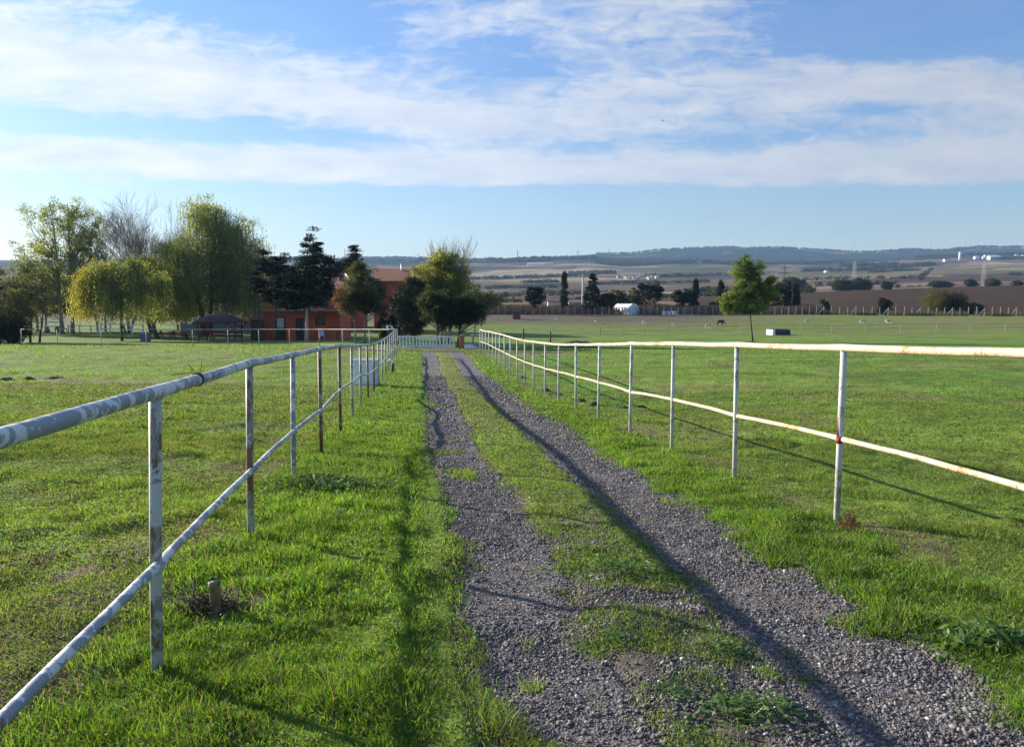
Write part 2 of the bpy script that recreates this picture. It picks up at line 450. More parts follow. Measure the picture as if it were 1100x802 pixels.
def plough_mat():
    m, t, b = material('ploughed_soil')
    p = t.pos()
    n = t.noise(p, .35, 6, .65); n2 = t.noise(p, 1.6, 5, .7); n3 = t.noise(p, .03, 3)
    wv = t.n('ShaderNodeTexWave', wave_type='BANDS', bands_direction='X'); t.put(wv.inputs[0], t.vmap(p, (1, 1, 1), (0, 0, R(68))))
    wv.inputs['Scale'].default_value = .28; wv.inputs['Distortion'].default_value = 2.5; wv.inputs['Detail'].default_value = 3
    k = t.m('MULTIPLY_ADD', n2, .5, t.m('MULTIPLY_ADD', wv.outputs['Fac'], .12, t.m('MULTIPLY', n, .45)))
    col = t.ramp(k, [(.32, (.030, .017, .009)), (.55, (.058, .034, .019)), (.8, (.115, .072, .044))])
    col = t.mix(t.m('MULTIPLY', t.step(n3, .5, .7), .35), col, (.075, .068, .045))
    t.put(b.inputs['Base Color'], col); b.inputs['Roughness'].default_value = .95; b.inputs['Specular IOR Level'].default_value = .1
    t.put(b.inputs['Normal'], t.bump(t.m('ADD', n2, t.m('MULTIPLY', wv.outputs['Fac'], .5)), .9, .5))
    return m

def farm_mat():
    m, t, b = material('farmland_soil')
    p = t.pos()
    wn = t.n('ShaderNodeTexNoise'); t.put(wn.inputs['Vector'], p); wn.inputs['Scale'].default_value = .002; wn.inputs['Detail'].default_value = 2
    wv = t.n('ShaderNodeVectorMath', operation='MULTIPLY_ADD'); t.put(wv.inputs[0], wn.outputs['Color']); wv.inputs[1].default_value = (220, 220, 0); t.put(wv.inputs[2], p)
    pm = t.vmap(wv.outputs[0], (1 / 270, 1 / 110, 0), (0, 0, R(14)))
    c1 = t.voro(pm, 1.0, 'F1', 'Color', .9, 'CHEBYCHEV')
    sp = t.n('ShaderNodeSeparateColor'); t.put(sp.inputs[0], c1)
    pal = t.ramp(sp.outputs[0], [(0, (.095, .060, .050)), (.20, (.185, .135, .082)), (.34, (.062, .043, .040)), (.46, (.26, .205, .125)),
                                 (.58, (.105, .115, .045)), (.70, (.150, .100, .078)), (.82, (.32, .255, .16)), (.92, (.09, .11, .045))], 'CONSTANT')
    c2 = t.voro(t.vmap(wv.outputs[0], (1 / 90, 1 / 190, 0), (0, 0, R(-22)), (.3, .6, 0)), 1.0, 'F1', 'Color', 1.0, 'CHEBYCHEV')
    s2 = t.n('ShaderNodeSeparateColor'); t.put(s2.inputs[0], c2)
    pal = t.mix(t.m('MULTIPLY', t.step(s2.outputs[0], .45, .46), .45), pal, t.ramp(s2.outputs[1], [(0, (.07, .055, .05)), (.4, (.12, .11, .06)), (.7, (.19, .16, .12))], 'CONSTANT'))
    e = t.voro(pm, 1.0, 'DISTANCE_TO_EDGE', 'Distance', .9)
    n = t.noise(p, .02, 5, .65); n2 = t.noise(p, .25, 4, .6)
    col = t.mix(1.0, pal, t.ramp(t.m('ADD', t.m('MULTIPLY', n, .6), t.m('MULTIPLY', n2, .4)), [(.3, .66), (.7, 1.3)]), 'MULTIPLY')
    col = t.mix(t.m('MULTIPLY', t.step(e, .03, .0), .45), col, (.055, .062, .035))
    t.put(b.inputs['Base Color'], col); b.inputs['Roughness'].default_value = 1; b.inputs['Specular IOR Level'].default_value = 0
    t.put(b.inputs['Normal'], t.bump(n2, .5, 1.0))
    return m

def hill_mat():
    m, t, b = material('wooded_hill')
    p = t.pos()
    n = t.noise(p, .0042, 6, .62, .4); n2 = t.noise(p, .03, 5, .65)
    fld = t.ramp(t.voro(t.vmap(p, (1 / 300, 1 / 420, 0), (0, 0, R(20))), 1.0, 'F1', 'Color', 1.0), [(.25, (.13, .105, .085)), (.55, (.185, .155, .12)), (.8, (.10, .10, .06))])
    wood = t.ramp(n2, [(.35, (.016, .024, .020)), (.65, (.040, .050, .032))])
    col = t.mix(t.step(n, .56, .64), wood, fld)
    t.put(b.inputs['Base Color'], col); b.inputs['Roughness'].default_value = 1; b.inputs['Specular IOR Level'].default_value = 0
    t.put(b.inputs['Normal'], t.bump(n2, .8, 6.0))
    return m

for k, (nm, mt) in enumerate((('ground', ground_mat()), ('ploughed_field', plough_mat()), ('farmland', farm_mat()), ('hills', hill_mat()))):
    qs = Q[reg == k]
    used = np.unique(qs); mp = np.full(len(GV), -1); mp[used] = np.arange(len(used))
    vv = GV[used]; cc = GC[used]; ff = mp[qs]
    faces = [ff]
    if k == 0:
        ring = mp[ii[:, 0]]
        vv = np.concatenate([vv, [[0, 0, hz(0, 0)]]]); cc = np.concatenate([cc, cc[:1]])
        nx = np.roll(ring, -1)
        faces.append(np.stack([np.full(len(ring), len(vv) - 1), ring, nx], 1))
    o = np_mesh(nm, vv, faces, mt, cols=cc, smooth=True)
    tag(o, kind='structure')

# gravel wheel tracks: two sheets lying in the ruts
def gravel_mat():
    m, t, b = material('grey_gravel')
    p = t.pos()
    v = t.n('ShaderNodeTexVoronoi', feature='F1'); t.put(v.inputs['Vector'], p); v.inputs['Scale'].default_value = 75
    v2 = t.n('ShaderNodeTexVoronoi', feature='F1'); t.put(v2.inputs['Vector'], p); v2.inputs['Scale'].default_value = 34
    sp = t.n('ShaderNodeSeparateColor'); t.put(sp.inputs[0], v.outputs['Color'])
    n = t.noise(p, 2.2, 5, .6); nd = t.noise(p, .7, 4, .6)
    col = t.ramp(sp.outputs[0], [(0, (.045, .040, .040)), (.35, (.105, .094, .091)), (.7, (.165, .149, .143)), (1, (.30, .275, .26))])
    col = t.mix(1.0, col, t.ramp(n, [(.3, .72), (.7, 1.2)]), 'MULTIPLY')
    col = t.mix(t.m('MULTIPLY', t.step(nd, .52, .66), .5), col, (.17, .13, .105))
    t.put(b.inputs['Base Color'], col); b.inputs['Roughness'].default_value = .85; b.inputs['Specular IOR Level'].default_value = .3
    h = t.m('SUBTRACT', 1.0, t.m('ADD', t.m('MULTIPLY', v.outputs['Distance'], .8), t.m('MULTIPLY', v2.outputs['Distance'], .6)))
    t.put(b.inputs['Normal'], t.bump(t.m('ADD', h, t.m('MULTIPLY', t.noise(p, 120, 4, .7), .8)), .9, .012))
    return m
GRAVEL = gravel_mat()
ys = np.concatenate([np.arange(-2, 12, .06), np.arange(12, 48.2, .2)])
for k, (fn, hw, lab) in enumerate(((track_left, .42, 'left'), (track_right, .52, 'right'))):
    ls = np.linspace(-1, 1, 19)
    L, YY = np.meshgrid(ls, ys, indexing='ij')
    wob = hw * (1 + .28 * (fbm(YY * 1.3, L * 0 + 3 * np.sign(L) + k * 7, 3, 81) - .5))
    q = fn(YY) + L * wob
    x = q - .1212 * YY
    b0 = base_h(x.ravel(), YY.ravel()).reshape(x.shape)
    lump = (fbm(x * 9, YY * 9, 3, 91) - .5) * .022 + (fbm(x * 2.2, YY * 2.2, 2, 92) - .5) * .04
    z = b0 - .041 + lump + .02 * np.abs(L) ** 2 - .075 * np.clip(np.abs(L) - .88, 0, 1) / .12
    vv = np.stack([x.ravel(), YY.ravel(), z.ravel()], 1)
    i0 = np.arange(len(ls) * len(ys)).reshape(len(ls), len(ys))
    qd = np.stack([i0[:-1, :-1], i0[1:, :-1], i0[1:, 1:], i0[:-1, 1:]], -1).reshape(-1, 4)
    o = np_mesh('gravel_track', vv, [qd], GRAVEL, smooth=True); tag(o, kind='structure')
# ------------------------------------------------------------------ grass, stones (nobody could count them)
def sample_wedge(d0, d1, n, margin=.80):
    """points in front of the camera between distances d0..d1"""
    y = np.sqrt(RNG.uniform(d0 ** 2, d1 ** 2, n)); t = RNG.uniform(-margin, margin, n)
    return t * y, y

def pal(n, cols, spread=.22):
    cols = np.array(cols); k = RNG.integers(0, len(cols), n); j = RNG.integers(0, len(cols), n); f = RNG.random(n)[:, None]
    c = cols[k] * f + cols[j] * (1 - f)
    return c * (1 + RNG.normal(0, spread, n)[:, None]).clip(.4, 1.8)

LUSH = [(0.1239, 0.2625, 0.0234), (0.172, 0.2934, 0.0312), (0.0688, 0.1668, 0.0218), (0.2132, 0.3166, 0.0437), (0.1376, 0.2548, 0.025), (0.0578, 0.1467, 0.0218)]
OLIVE = [(0.1522, 0.2653, 0.0426), (0.1885, 0.2823, 0.0609), (0.1232, 0.2395, 0.0335), (0.2248, 0.2823, 0.0914), (0.145, 0.2738, 0.038)]
MEDI = [(0.1462, 0.2759, 0.0391), (0.1827, 0.3011, 0.0588), (0.1096, 0.2342, 0.0326), (0.2071, 0.2676, 0.0849)]
FIELD = [(0.1425, 0.2583, 0.0347), (0.18, 0.285, 0.0441), (0.1125, 0.2227, 0.0315), (0.225, 0.285, 0.0709)]

def grass_props(x, y):
    """density 0..1, height m, palette id"""
    q = road_q(x, y); n = len(x)
    n1 = fbm(x * .9, y * .9, 3, 101); n2 = fbm(x * 3.1, y * 3.1, 3, 111); n3 = fbm(x * .3, y * .3, 3, 121)
    ql, qr = track_left(y), track_right(y)
    dens = np.ones(n); h = np.full(n, .03); pid = np.ones(n, int)
    # left field: low, patchy
    dens = .58 + .7 * sstep(.35, .60, n2 * .5 + n1 * .5); h = .020 + .028 * sstep(.4, .7, n1)
    vg = sstep(-1.75, -1.25, q) * (1 - sstep(.18, .36, q - .06 * np.sin(y)))
    hv = .028 + .044 * sstep(.3, .7, n2) + .008 * np.exp(-((q + 1.0) / .3) ** 2)
    pv = RNG.random(n) < vg
    pid = np.where(pv, 0, pid); h = np.where(pv, hv, h); dens = np.where(pv, .40 + .75 * sstep(.30, .56, fbm(x * 5.5, y * 5.5, 3, 113)), dens); h = np.where(pv, h * (.6 + .75 * fbm(x * 4.2, y * 4.2, 3, 114)), h)
    tram = np.exp(-((q - .12) / .16) ** 2)
    sp_ = sstep(-.06, .10, q) * vg; h = np.where(pv, h * (1 - .62 * sp_), h); dens = np.where(pv, dens * (1 - .45 * sp_), dens); pid = np.where(pv & (RNG.random(n) < sp_ * .8), 2, pid)
    med = (q > .62) & (q < qr)
    dm = sstep(.40, .58, n1 * .45 + n2 * .55 + .20 * sstep(4.2, 8.5, y) + .015)
    dens = np.where(med, dm, dens); h = np.where(med, .018 + .022 * n2, h); pid = np.where(med, 2, pid)
    rv = (q > qr) & (q < 3.75)
    h = np.where(rv, .032 + .048 * sstep(.35, .7, n2), h); dens = np.where(rv, 1.0, dens); pid = np.where(rv, 0, pid)
    rf = q >= 3.75 - .25 * RNG.random(n)
    h = np.where(rf, .020 + .020 * n1, h); dens = np.where(rf, .45 + .7 * sstep(.35, .6, n2), dens); pid = np.where(rf, 3, pid)
    # keep the wheel tracks open, thinning at their edges
    wl = np.abs(q - ql) / (.33 * (1 + .35 * (fbm(y * 1.6, x * 0 + 2 * np.sign(q - ql), 3, 131) - .5)))
    wr = np.abs(q - qr) / (.41 * (1 + .30 * (fbm(y * 1.6, x * 0 + 9 * np.sign(q - qr), 3, 132) - .5)))
    ed = np.minimum(wl, wr); lane = sstep(.55, 1.35, ed + (n2 - .5) * 1.5)
    on = y < 47.5
    dens = np.where(on, dens * np.where(ed < .35, .0, lane), dens)
    # trodden strip and bare patches
    dens *= 1 - .75 * np.exp(-((q - 4.0) / .42) ** 2) * sstep(.45, .6, fbm(x * .8 + 5, y * .8, 3, 71))
    bare = np.exp(-(((x + 1.66) / .26) ** 2 + ((y - 4.12) / .26) ** 2)) + np.exp(-(((x + 1.55) / .32) ** 2 + ((y - 4.45) / .25) ** 2)) + np.exp(-(((x + 2.9) / .38) ** 2 + ((y - 4.9) / .22) ** 2)) + np.exp(-(((x + 1.75) / .35) ** 2 + ((y - 3.0) / .22) ** 2))
    dens *= 1 - .85 * sstep(.30, 1.0, bare * (.1 + 1.6 * fbm(x * 5, y * 5, 3, 171)))
    tuft = sstep(.60, .72, fbm(x * 1.5 + 40, y * 1.5, 3, 137)) * ((pid == 1) | (pid == 3)); h = h * (1 + 1.3 * tuft); dens = np.maximum(dens, tuft)
    # taller tufts round the posts
    for q0, y0, st in ((-1.24, 3.42, 2.38), (3.64, 6.6, 2.13)):
        ph = (y - y0) / st; near = np.abs(ph - np.round(ph)) * st
        tf = np.exp(-((q - q0 - .05) / .14) ** 2 - (near / .16) ** 2)
        h = h + tf * .035; dens = np.maximum(dens, tf)
    dens *= np.where((y > 46.5) & (y < 51.5) & (x > -14) & (x < 3), .25, 1)
    return dens, h, pid

def make_blades(d0, d1, n, wid, two_seg, hk=1.0):
    x, y = sample_wedge(d0, d1, n)
    dens, h, pid = grass_props(x, y)
    k = RNG.random(n) < dens; x, y, h, pid = x[k], y[k], h[k] * hk, pid[k]; n = len(x)
    z = H(x, y) - .006
    h = h * RNG.uniform(.45, 1.35, n)
    a = RNG.uniform(0, 2 * np.pi, n); la = RNG.uniform(0, 2 * np.pi, n)
    lean = h * RNG.uniform(.15, .95, n)
    w = wid * RNG.uniform(.6, 1.4, n) * np.where(pid == 0, 1.15, .9)
    sx, sy = np.cos(a) * w / 2, np.sin(a) * w / 2
    dx, dy = np.cos(la) * lean, np.sin(la) * lean
    c = np.zeros((n, 3))
    for i, pl in enumerate((LUSH, OLIVE, MEDI, FIELD)):
        mm = pid == i
        if mm.any(): c[mm] = pal(mm.sum(), pl)
    pn = fbm(x * .7, y * .7, 3, 141)
    c *= (.62 + .72 * pn)[:, None] * (.70 + .6 * fbm(x * 3.4, y * 3.4, 3, 143))[:, None]
    dryf = (RNG.random(n) < .12 + .16 * sstep(.5, .7, fbm(x * 1.1, y * 1.1, 3, 151)) * (pid != 0))
    c[dryf] = np.array([.20, .17, .075]) * RNG.uniform(.7, 1.3, dryf.sum())[:, None]
    P0 = np.stack([x - sx, y - sy, z], 1); P1 = np.stack([x + sx, y + sy, z], 1)
    T = np.stack([x + dx, y + dy, z + h], 1)
    if two_seg:
        M0 = np.stack([x - sx * .8 + dx * .35, y - sy * .8 + dy * .35, z + h * .6], 1); M1 = np.stack([x + sx * .8 + dx * .35, y + sy * .8 + dy * .35, z + h * .6], 1)
        v = np.stack([P0, P1, M1, M0, T], 1).reshape(-1, 3); b = np.arange(n)[:, None] * 5
        return v, np.repeat(c, 5, 0), [b + np.array([[0, 1, 2, 3]]), b + np.array([[3, 2, 4]])]
    v = np.stack([P0, P1, T], 1).reshape(-1, 3); b = np.arange(n)[:, None] * 3
    return v, np.repeat(c, 3, 0), [b + np.array([[0, 1, 2]])]

def leaf_quads(c, size, asp, up, cols, normal_bias=None):
    """diamond leaves; up = how flat they lie (0 random .. 1 horizontal)"""
    n = len(c)
    nrm = RNG.normal(0, 1, (n, 3)); nrm[:, 2] += up * 3
    if normal_bias is not None: nrm += normal_bias
    nrm /= np.linalg.norm(nrm, axis=1)[:, None]
    t = RNG.normal(0, 1, (n, 3)); t -= (t * nrm).sum(1)[:, None] * nrm; t /= np.linalg.norm(t, axis=1)[:, None] + 1e-9
    s = np.cross(nrm, t)
    L = (size / 2)[:, None]; W = L * asp
    v = np.stack([c - t * L, c + s * W - t * L * .1, c + t * L, c - s * W - t * L * .1], 1).reshape(-1, 3)
    return v, np.repeat(cols, 4, 0), np.arange(n)[:, None] * 4 + np.arange(4)[None, :]

GRASS = leafmat('grass_blades', .55, .018, .5)
def join(parts):
    vs, cs, fs, o = [], [], {}, 0
    for v, c, f in parts:
        for a in (f if isinstance(f, list) else [f]): fs.setdefault(a.shape[1], []).append(a + o)
        vs.append(v); cs.append(c); o += len(v)
    return np.concatenate(vs), [np.concatenate(a) for a in fs.values()], np.concatenate(cs)

parts = [make_blades(1.2, 2.2, 20000, .0042, True), make_blades(2.2, 4, 115000, .0042, True), make_blades(4, 7, 165000, .006, True),
         make_blades(7, 12, 290000, .009, False), make_blades(12, 20, 210000, .015, False, 1.0),
         make_blades(20, 36, 110000, .028, False, 1.15), make_blades(36, 62, 80000, .05, False, 1.3)]
# clover and small round leaves between the blades
def clover(d0, d1, n, s0, s1):
    x, y = sample_wedge(d0, d1, n); dens, h, pid = grass_props(x, y)
    k = RNG.random(n) < dens * np.where(pid == 1, .9, np.where(pid == 3, .55, np.where(pid == 2, .55, .42))); x, y, h, pid = x[k], y[k], h[k], pid[k]; n = len(x)
    z = H(x, y) + h * RNG.uniform(.1, .8, n)
    brown = (pid == 1) & (RNG.random(n) < .10 + .35 * sstep(.48, .62, fbm(x * 1.3 + 7, y * 1.3, 3, 153)))
    c = pal(n, [(.10, .17, .03), (.13, .18, .045), (.060, .115, .022), (.15, .17, .06), (.19, .175, .08)])
    c[brown] = pal(brown.sum(), [(.15, .105, .065), (.10, .07, .045), (.21, .165, .10)])
    return leaf_quads(np.stack([x, y, z], 1), RNG.uniform(s0, s1, n), .62, .55, c)
parts += [clover(1.2, 5, 110000, .009, .021), clover(5, 11, 130000, .014, .032), clover(11, 24, 110000, .028, .055)]
v, f, c = join(parts)
tag(np_mesh('grass', v, f, GRASS, cols=c), kind='stuff', label='short green grass covering the verges and pastures')

# loose gravel
ICO = np.array([(0, 0, 1), (.89, 0, .45), (.28, .85, .45), (-.72, .53, .45), (-.72, -.53, .45), (.28, -.85, .45), (.72, .53, -.45), (-.28, .85, -.45), (-.89, 0, -.45), (-.28, -.85, -.45), (.72, -.53, -.45), (0, 0, -1)])
ICF = np.array([(0, 1, 2), (0, 2, 3), (0, 3, 4), (0, 4, 5), (0, 5, 1), (1, 6, 2), (2, 7, 3), (3, 8, 4), (4, 9, 5), (5, 10, 1), (6, 7, 2), (7, 8, 3), (8, 9, 4), (9, 10, 5), (10, 6, 1), (11, 7, 6), (11, 8, 7), (11, 9, 8), (11, 10, 9), (11, 6, 10)])
OCT = np.array([(1, 0, 0), (0, 1, 0), (-1, 0, 0), (0, -1, 0), (0, 0, 1), (0, 0, -1)], float)
OCF = np.array([(0, 1, 4), (1, 2, 4), (2, 3, 4), (3, 0, 4), (1, 0, 5), (2, 1, 5), (3, 2, 5), (0, 3, 5)])
def stones(x, y, r, base, bf):
    n = len(x); z = track_h(x, y) + r * .15
    ax = RNG.uniform(0, 2 * np.pi, n); ca, sa = np.cos(ax), np.sin(ax)
    sc = np.stack([r * RNG.uniform(.75, 1.35, n), r * RNG.uniform(.6, 1.1, n), r * RNG.uniform(.45, .85, n)], 1)
    v = base[None] * (1 + RNG.uniform(-.28, .28, (n, len(base), 1))) * sc[:, None, :]
    tl = RNG.normal(0, .35, n)
    v = np.stack([v[..., 0] * ca[:, None] - v[..., 1] * sa[:, None], v[..., 0] * sa[:, None] + v[..., 1] * ca[:, None], v[..., 2] + v[..., 0] * tl[:, None]], -1)
    v += np.stack([x, y, z], 1)[:, None, :]
    g = np.array([(.052, .046, .045), (.105, .094, .090), (.155, .140, .134), (.25, .228, .215), (.080, .070, .066), (.145, .112, .092)])
    c = g[RNG.integers(0, len(g), n)] * RNG.uniform(.75, 1.2, n)[:, None]
    wt = RNG.random(n) < .012; c[wt] = np.array([.48, .46, .43])
    return v.reshape(-1, 3), np.repeat(c, len(base), 0), np.arange(n)[:, None, None] * len(base) + bf[None]
def track_h(x, y):
    q = road_q(x, y); z = H(x, y)
    lump = (fbm(x * 9, y * 9, 3, 91) - .5) * .022 + (fbm(x * 2.2, y * 2.2, 2, 92) - .5) * .04
    for fn, hw in ((track_left, .42), (track_right, .52)):
        L = np.abs(q - fn(y)) / hw
        z = np.maximum(z, base_h(x, y) - .041 + lump + .02 * L ** 2 - .075 * np.clip(L - .88, 0, 5) / .12)
    return z
def gravel(d0, d1, n, r0, r1, base, bf):
    y = np.sqrt(RNG.uniform(d0 ** 2, d1 ** 2, n)); q = RNG.uniform(-.1, 3.2, n)
    wl = np.abs(q - track_left(y)) / .38; wr = np.abs(q - track_right(y)) / .49
    x = q - .1212 * y
    cl = fbm(x * 2.1, y * 2.1, 3, 161)
    d = np.maximum(1 - sstep(.7, 1.25, wl), 1 - sstep(.75, 1.25, wr))
    d = d * (.25 + 1.0 * sstep(.36, .60, cl)) * np.where((wr < .5) & (q < track_right(y)), .8, 1)
    med = (q > .8) & (q < 1.9)
    d = np.maximum(d, np.where(med, .75 * sstep(.36, .52, cl) * (1 - sstep(4.5, 8, y)) + .08, 0))
    k = RNG.random(n) < d; x, y, q = x[k], y[k], q[k]
    r = RNG.uniform(r0, r1, len(x)) * np.where(RNG.random(len(x)) < .10, 1.9, np.where(RNG.random(len(x)) < .35, .6, 1)) * np.where((q > track_right(y) + .1), 1.15, 1)
    v, c, f = stones(x, y, r, base, bf)
    return v, c, f.reshape(-1, 3)
SM, ts, bs = material('stone'); ts.put(bs.inputs['Base Color'], ts.mix(1.0, ts.attr(), ts.ramp(ts.noise(ts.pos(), 60, 3), [(.3, .7), (.7, 1.25)]), 'MULTIPLY')); bs.inputs['Roughness'].default_value = .8
parts = [gravel(1.3, 4.2, 170000, .0022, .0074, ICO, ICF), gravel(4.2, 8, 190000, .0032, .0088, OCT, OCF), gravel(8, 15, 140000, .005, .012, OCT, OCF), gravel(15, 30, 40000, .013, .024, OCT, OCF)]
v, f, c = join(parts)
tag(np_mesh('gravel', v, f, SM, cols=c), kind='stuff', label='loose grey gravel along the two wheel tracks')

# ------------------------------------------------------------------ painted pipe fences
def paint_mat(name, paint, dirt, rust, lo, rlo, scale=1.0):
    m, t, b = material(name)
    p = t.coord()
    n = t.noise(p, 14 * scale, 6, .62, .6); n2 = t.noise(t.vmap(p, (1, 1, .35)), 26 * scale, 5, .65); n3 = t.noise(p, 3.1, 4, .6); n4 = t.noise(p, 90, 3)
    col = t.mix(t.step(n4, .35, .7), paint, tuple(c * .86 for c in paint))
    col = t.mix(t.step(t.m('MULTIPLY_ADD', n3, .45, t.m('MULTIPLY', n, .6)), lo, lo + .022), col, dirt)
    col = t.mix(t.step(t.m('MULTIPLY_ADD', n3, .5, t.m('MULTIPLY', n2, .55)), rlo, rlo + .022), col, rust)
    t.put(b.inputs['Base Color'], col); b.inputs['Roughness'].default_value = .55; b.inputs['Specular IOR Level'].default_value = .4
    t.put(b.inputs['Normal'], t.bump(t.m('ADD', n, t.m('MULTIPLY', n4, .3)), .35, .004))
    return m
PAINT_L = paint_mat('weathered_white_paint', (.62, .63, .60), (.24, .265, .295), (.18, .09, .05), .505, .62)
PAINT_LP = paint_mat('stained_white_paint', (.47, .47, .42), (.25, .235, .19), (.18, .09, .045), .52, .575)
PAINT_RUST = paint_mat('rusty_paint', (.40, .36, .29), (.21, .14, .09), (.15, .065, .035), .50, .50)
PAINT_R = paint_mat('cream_paint', (.66, .57, .38), (.55, .42, .23), (.36, .17, .07), .535, .575, 2.4)
PAINT_RP = paint_mat('white_post_paint', (.54, .54, .49), (.33, .32, .27), (.26, .12, .05), .55, .62)
RED = simple('red_paint', (.30, .045, .03), .7, .4, 40, .2)
CEMENT = simple('cement', (.36, .34, .31), .9, .2, 20, .5)

TOPS = {}
def pipe_fence(label, posts, hs, mats, rail_mat, low_mat, r_top, r_low, r_post, low_f, ext, name='pipe_fence', leans={}):
    """posts: world (x, y) bases; hs: heights"""
    base = [(x, y, hz(x, y)) for x, y in posts]
    root = empty(name, base[0], 0, label, 'fence')
    o = Vector(base[0])
    tops = []; lows = []
    rng = random.Random(len(posts))
    for i, (b, h) in enumerate(zip(base, hs)):
        b = Vector(b) - o
        lx, ly = rng.uniform(-.012, .012) + leans.get(i, 0), rng.uniform(-.02, .02)
        tp = b + Vector((lx, ly, h)); bt = b + Vector((0, 0, -.25))
        m = MB().tube([bt, b + Vector((lx * .4, ly * .4, h * .4)), tp], r_post, 12)
        m.tube([tp - Vector((0, 0, .03)), tp - Vector((0, 0, .005))], r_post * 1.12, 12)
        m.build('post', mats[i % len(mats)], root, True).name = 'post'
        tops.append(tp)
        lf = low_f(i) if callable(low_f) else low_f
        lows.append(b + Vector((lx * lf, ly * lf, h * lf + rng.uniform(-.02, .02))))
    def dense(pts, sag, jit):
        out = []
        for a, b_ in zip(pts[:-1], pts[1:]):
            for k in range(8):
                f = k / 8; s = math.sin(f * math.pi)
                out.append(a.lerp(b_, f) + Vector((0, 0, -sag * s)) + Vector((rng.gauss(0, jit), rng.gauss(0, jit), rng.gauss(0, jit))))
        return out + [pts[-1]]
    if ext:
        TOPS[label] = [p + o for p in tops]
        tops = [tops[0] + (tops[0] - tops[1]) * ext] + tops; lows = [lows[0] + (lows[0] - lows[1]) * ext] + lows
    tp_ = dense(tops, .006, .0014); MB().tube(tp_, [r_top * (1.07 if k % 8 == 0 else (.985 if k % 8 in (3, 4) else 1)) for k in range(len(tp_))], 14).build('top_rail', rail_mat, root, True)
    off = Vector((r_post * .6, 0, 0))
    lp_ = dense([p + off for p in lows], -.012, .0014); MB().tube(lp_, [r_low * (1.22 if k % 8 == 0 else 1) for k in range(len(lp_))], 10).build('lower_rail', low_mat, root, True)
    return root, base

def qx(q, y): return q - .1212 * y
yl = [1.02, 3.40, 5.75, 8.15, 10.3, 12.75, 15.2, 17.5, 19.9, 22.3, 24.7, 27.1, 29.5, 31.9, 34.3, 36.6, 38.9, 41.0]
ql = [-1.17, -1.23, -1.31, -1.37, -1.345, -1.335, -1.345, -1.35, -1.34, -1.33, -1.32, -1.31, -1.3, -1.29, -1.28, -1.27, -1.26, -1.24]
hl = []
for y_, q_ in zip(yl, ql): hl.append(1.37)
for i, vt in {1: 421, 2: 390, 3: 381, 4: 374.5, 5: 371.5, 6: 371.5}.items():
    hl[i] = zv(vt, yl[i]) - hz(qx(ql[i], yl[i]), yl[i])
hl[0] = hl[1]
for i, vt in {7: 371.5, 8: 370.5, 9: 369.5, 10: 367.5, 11: 365.5, 12: 363.5, 13: 361.5, 14: 359.5, 15: 357.5, 16: 356, 17: 354.5}.items():
    hl[i] = zv(vt, yl[i]) - hz(qx(ql[i], yl[i]), yl[i])
mats_l = [PAINT_LP, PAINT_LP, PAINT_LP, PAINT_L, PAINT_RUST, PAINT_RUST, PAINT_LP, PAINT_LP, PAINT_RUST, PAINT_RUST, PAINT_LP, PAINT_LP, PAINT_LP, PAINT_LP, PAINT_LP, PAINT_LP, PAINT_LP, PAINT_LP]
fl, bl_ = pipe_fence('white pipe fence with peeling grey patches running along the left verge of the gravel drive', [(qx(q, y), y) for q, y in zip(ql, yl)], hl, mats_l, PAINT_L, PAINT_L, .0305, .0205, .027,
           lambda i: .40 + (.10 if i in (5, 6, 7) else 0) + (.04 if i > 7 else 0), .8, leans={0: .06, 1: .06, 2: .035, 3: .03})
yr = [2.3, 4.45, 6.6, 8.78, 11.0, 13.2, 15.55, 17.8, 20.05, 22.2, 24.4, 26.5, 28.5, 30.6, 32.7, 34.7, 36.4, 38.0, 40.1, 42.0, 44.0, 45.9]
vt_r = {2: 373.5, 3: 370.5, 4: 369, 5: 369, 6: 370, 7: 370, 8: 370, 9: 368.6, 10: 367, 11: 366, 12: 364, 13: 362, 14: 360, 15: 358.6, 16: 358, 17: 357, 18: 356, 19: 355.6, 20: 355, 21: 354}
hr = []
for i, y_ in enumerate(yr):
    k = max(i, 2); hr.append(zv(vt_r[k], yr[k]) - hz(qx(3.65, yr[k]), yr[k]))
fr, br_ = pipe_fence('cream painted pipe fence streaked with orange rust along the right side of the drive', [(qx(3.65, y), y) for y in yr], hr, [PAINT_RP], PAINT_R, PAINT_R, .031, .022, .027,
           lambda i: .475 if i < 6 else .5, .5)
# red paint on the near right post and round its lower joint
p = Vector(br_[2]) - Vector(br_[0]); h = hr[2]
m = MB()
m.tube([p + Vector((-.004, -.003, h * .462)), p + Vector((-.004, -.003, h * .50))], .030, 10); m.tube([p + Vector((-.021, -.010, h * .49)), p + Vector((-.019, -.008, h * .58)), p + Vector((-.018, -.008, h * .68))], [.011, .009, .003], 6)
m.build('red_paint_mark', RED, fr, True)

# far cross fence from the end of the left fence to the trees on the left
us = [427, 397, 368, 343, 311, 278, 245, 207, 157, 108.8, 61.7, 23]
Yc = [41.2, 44.5, 48, 51, 53, 54.5, 55, 55, 55, 54.7, 55, 55.5]
pc = [(wx(u, y), y) for u, y in zip(us, Yc)]
hc = [max(1.05, min(1.5, zv(353.6, y) - hz(x, y))) for x, y in pc]
pipe_fence('thin white pipe fence crossing behind the left pasture, before the willows and red cottage', pc, hc, [PAINT_LP], PAINT_LP, PAINT_LP, .019, .010, .026, .18, 0)

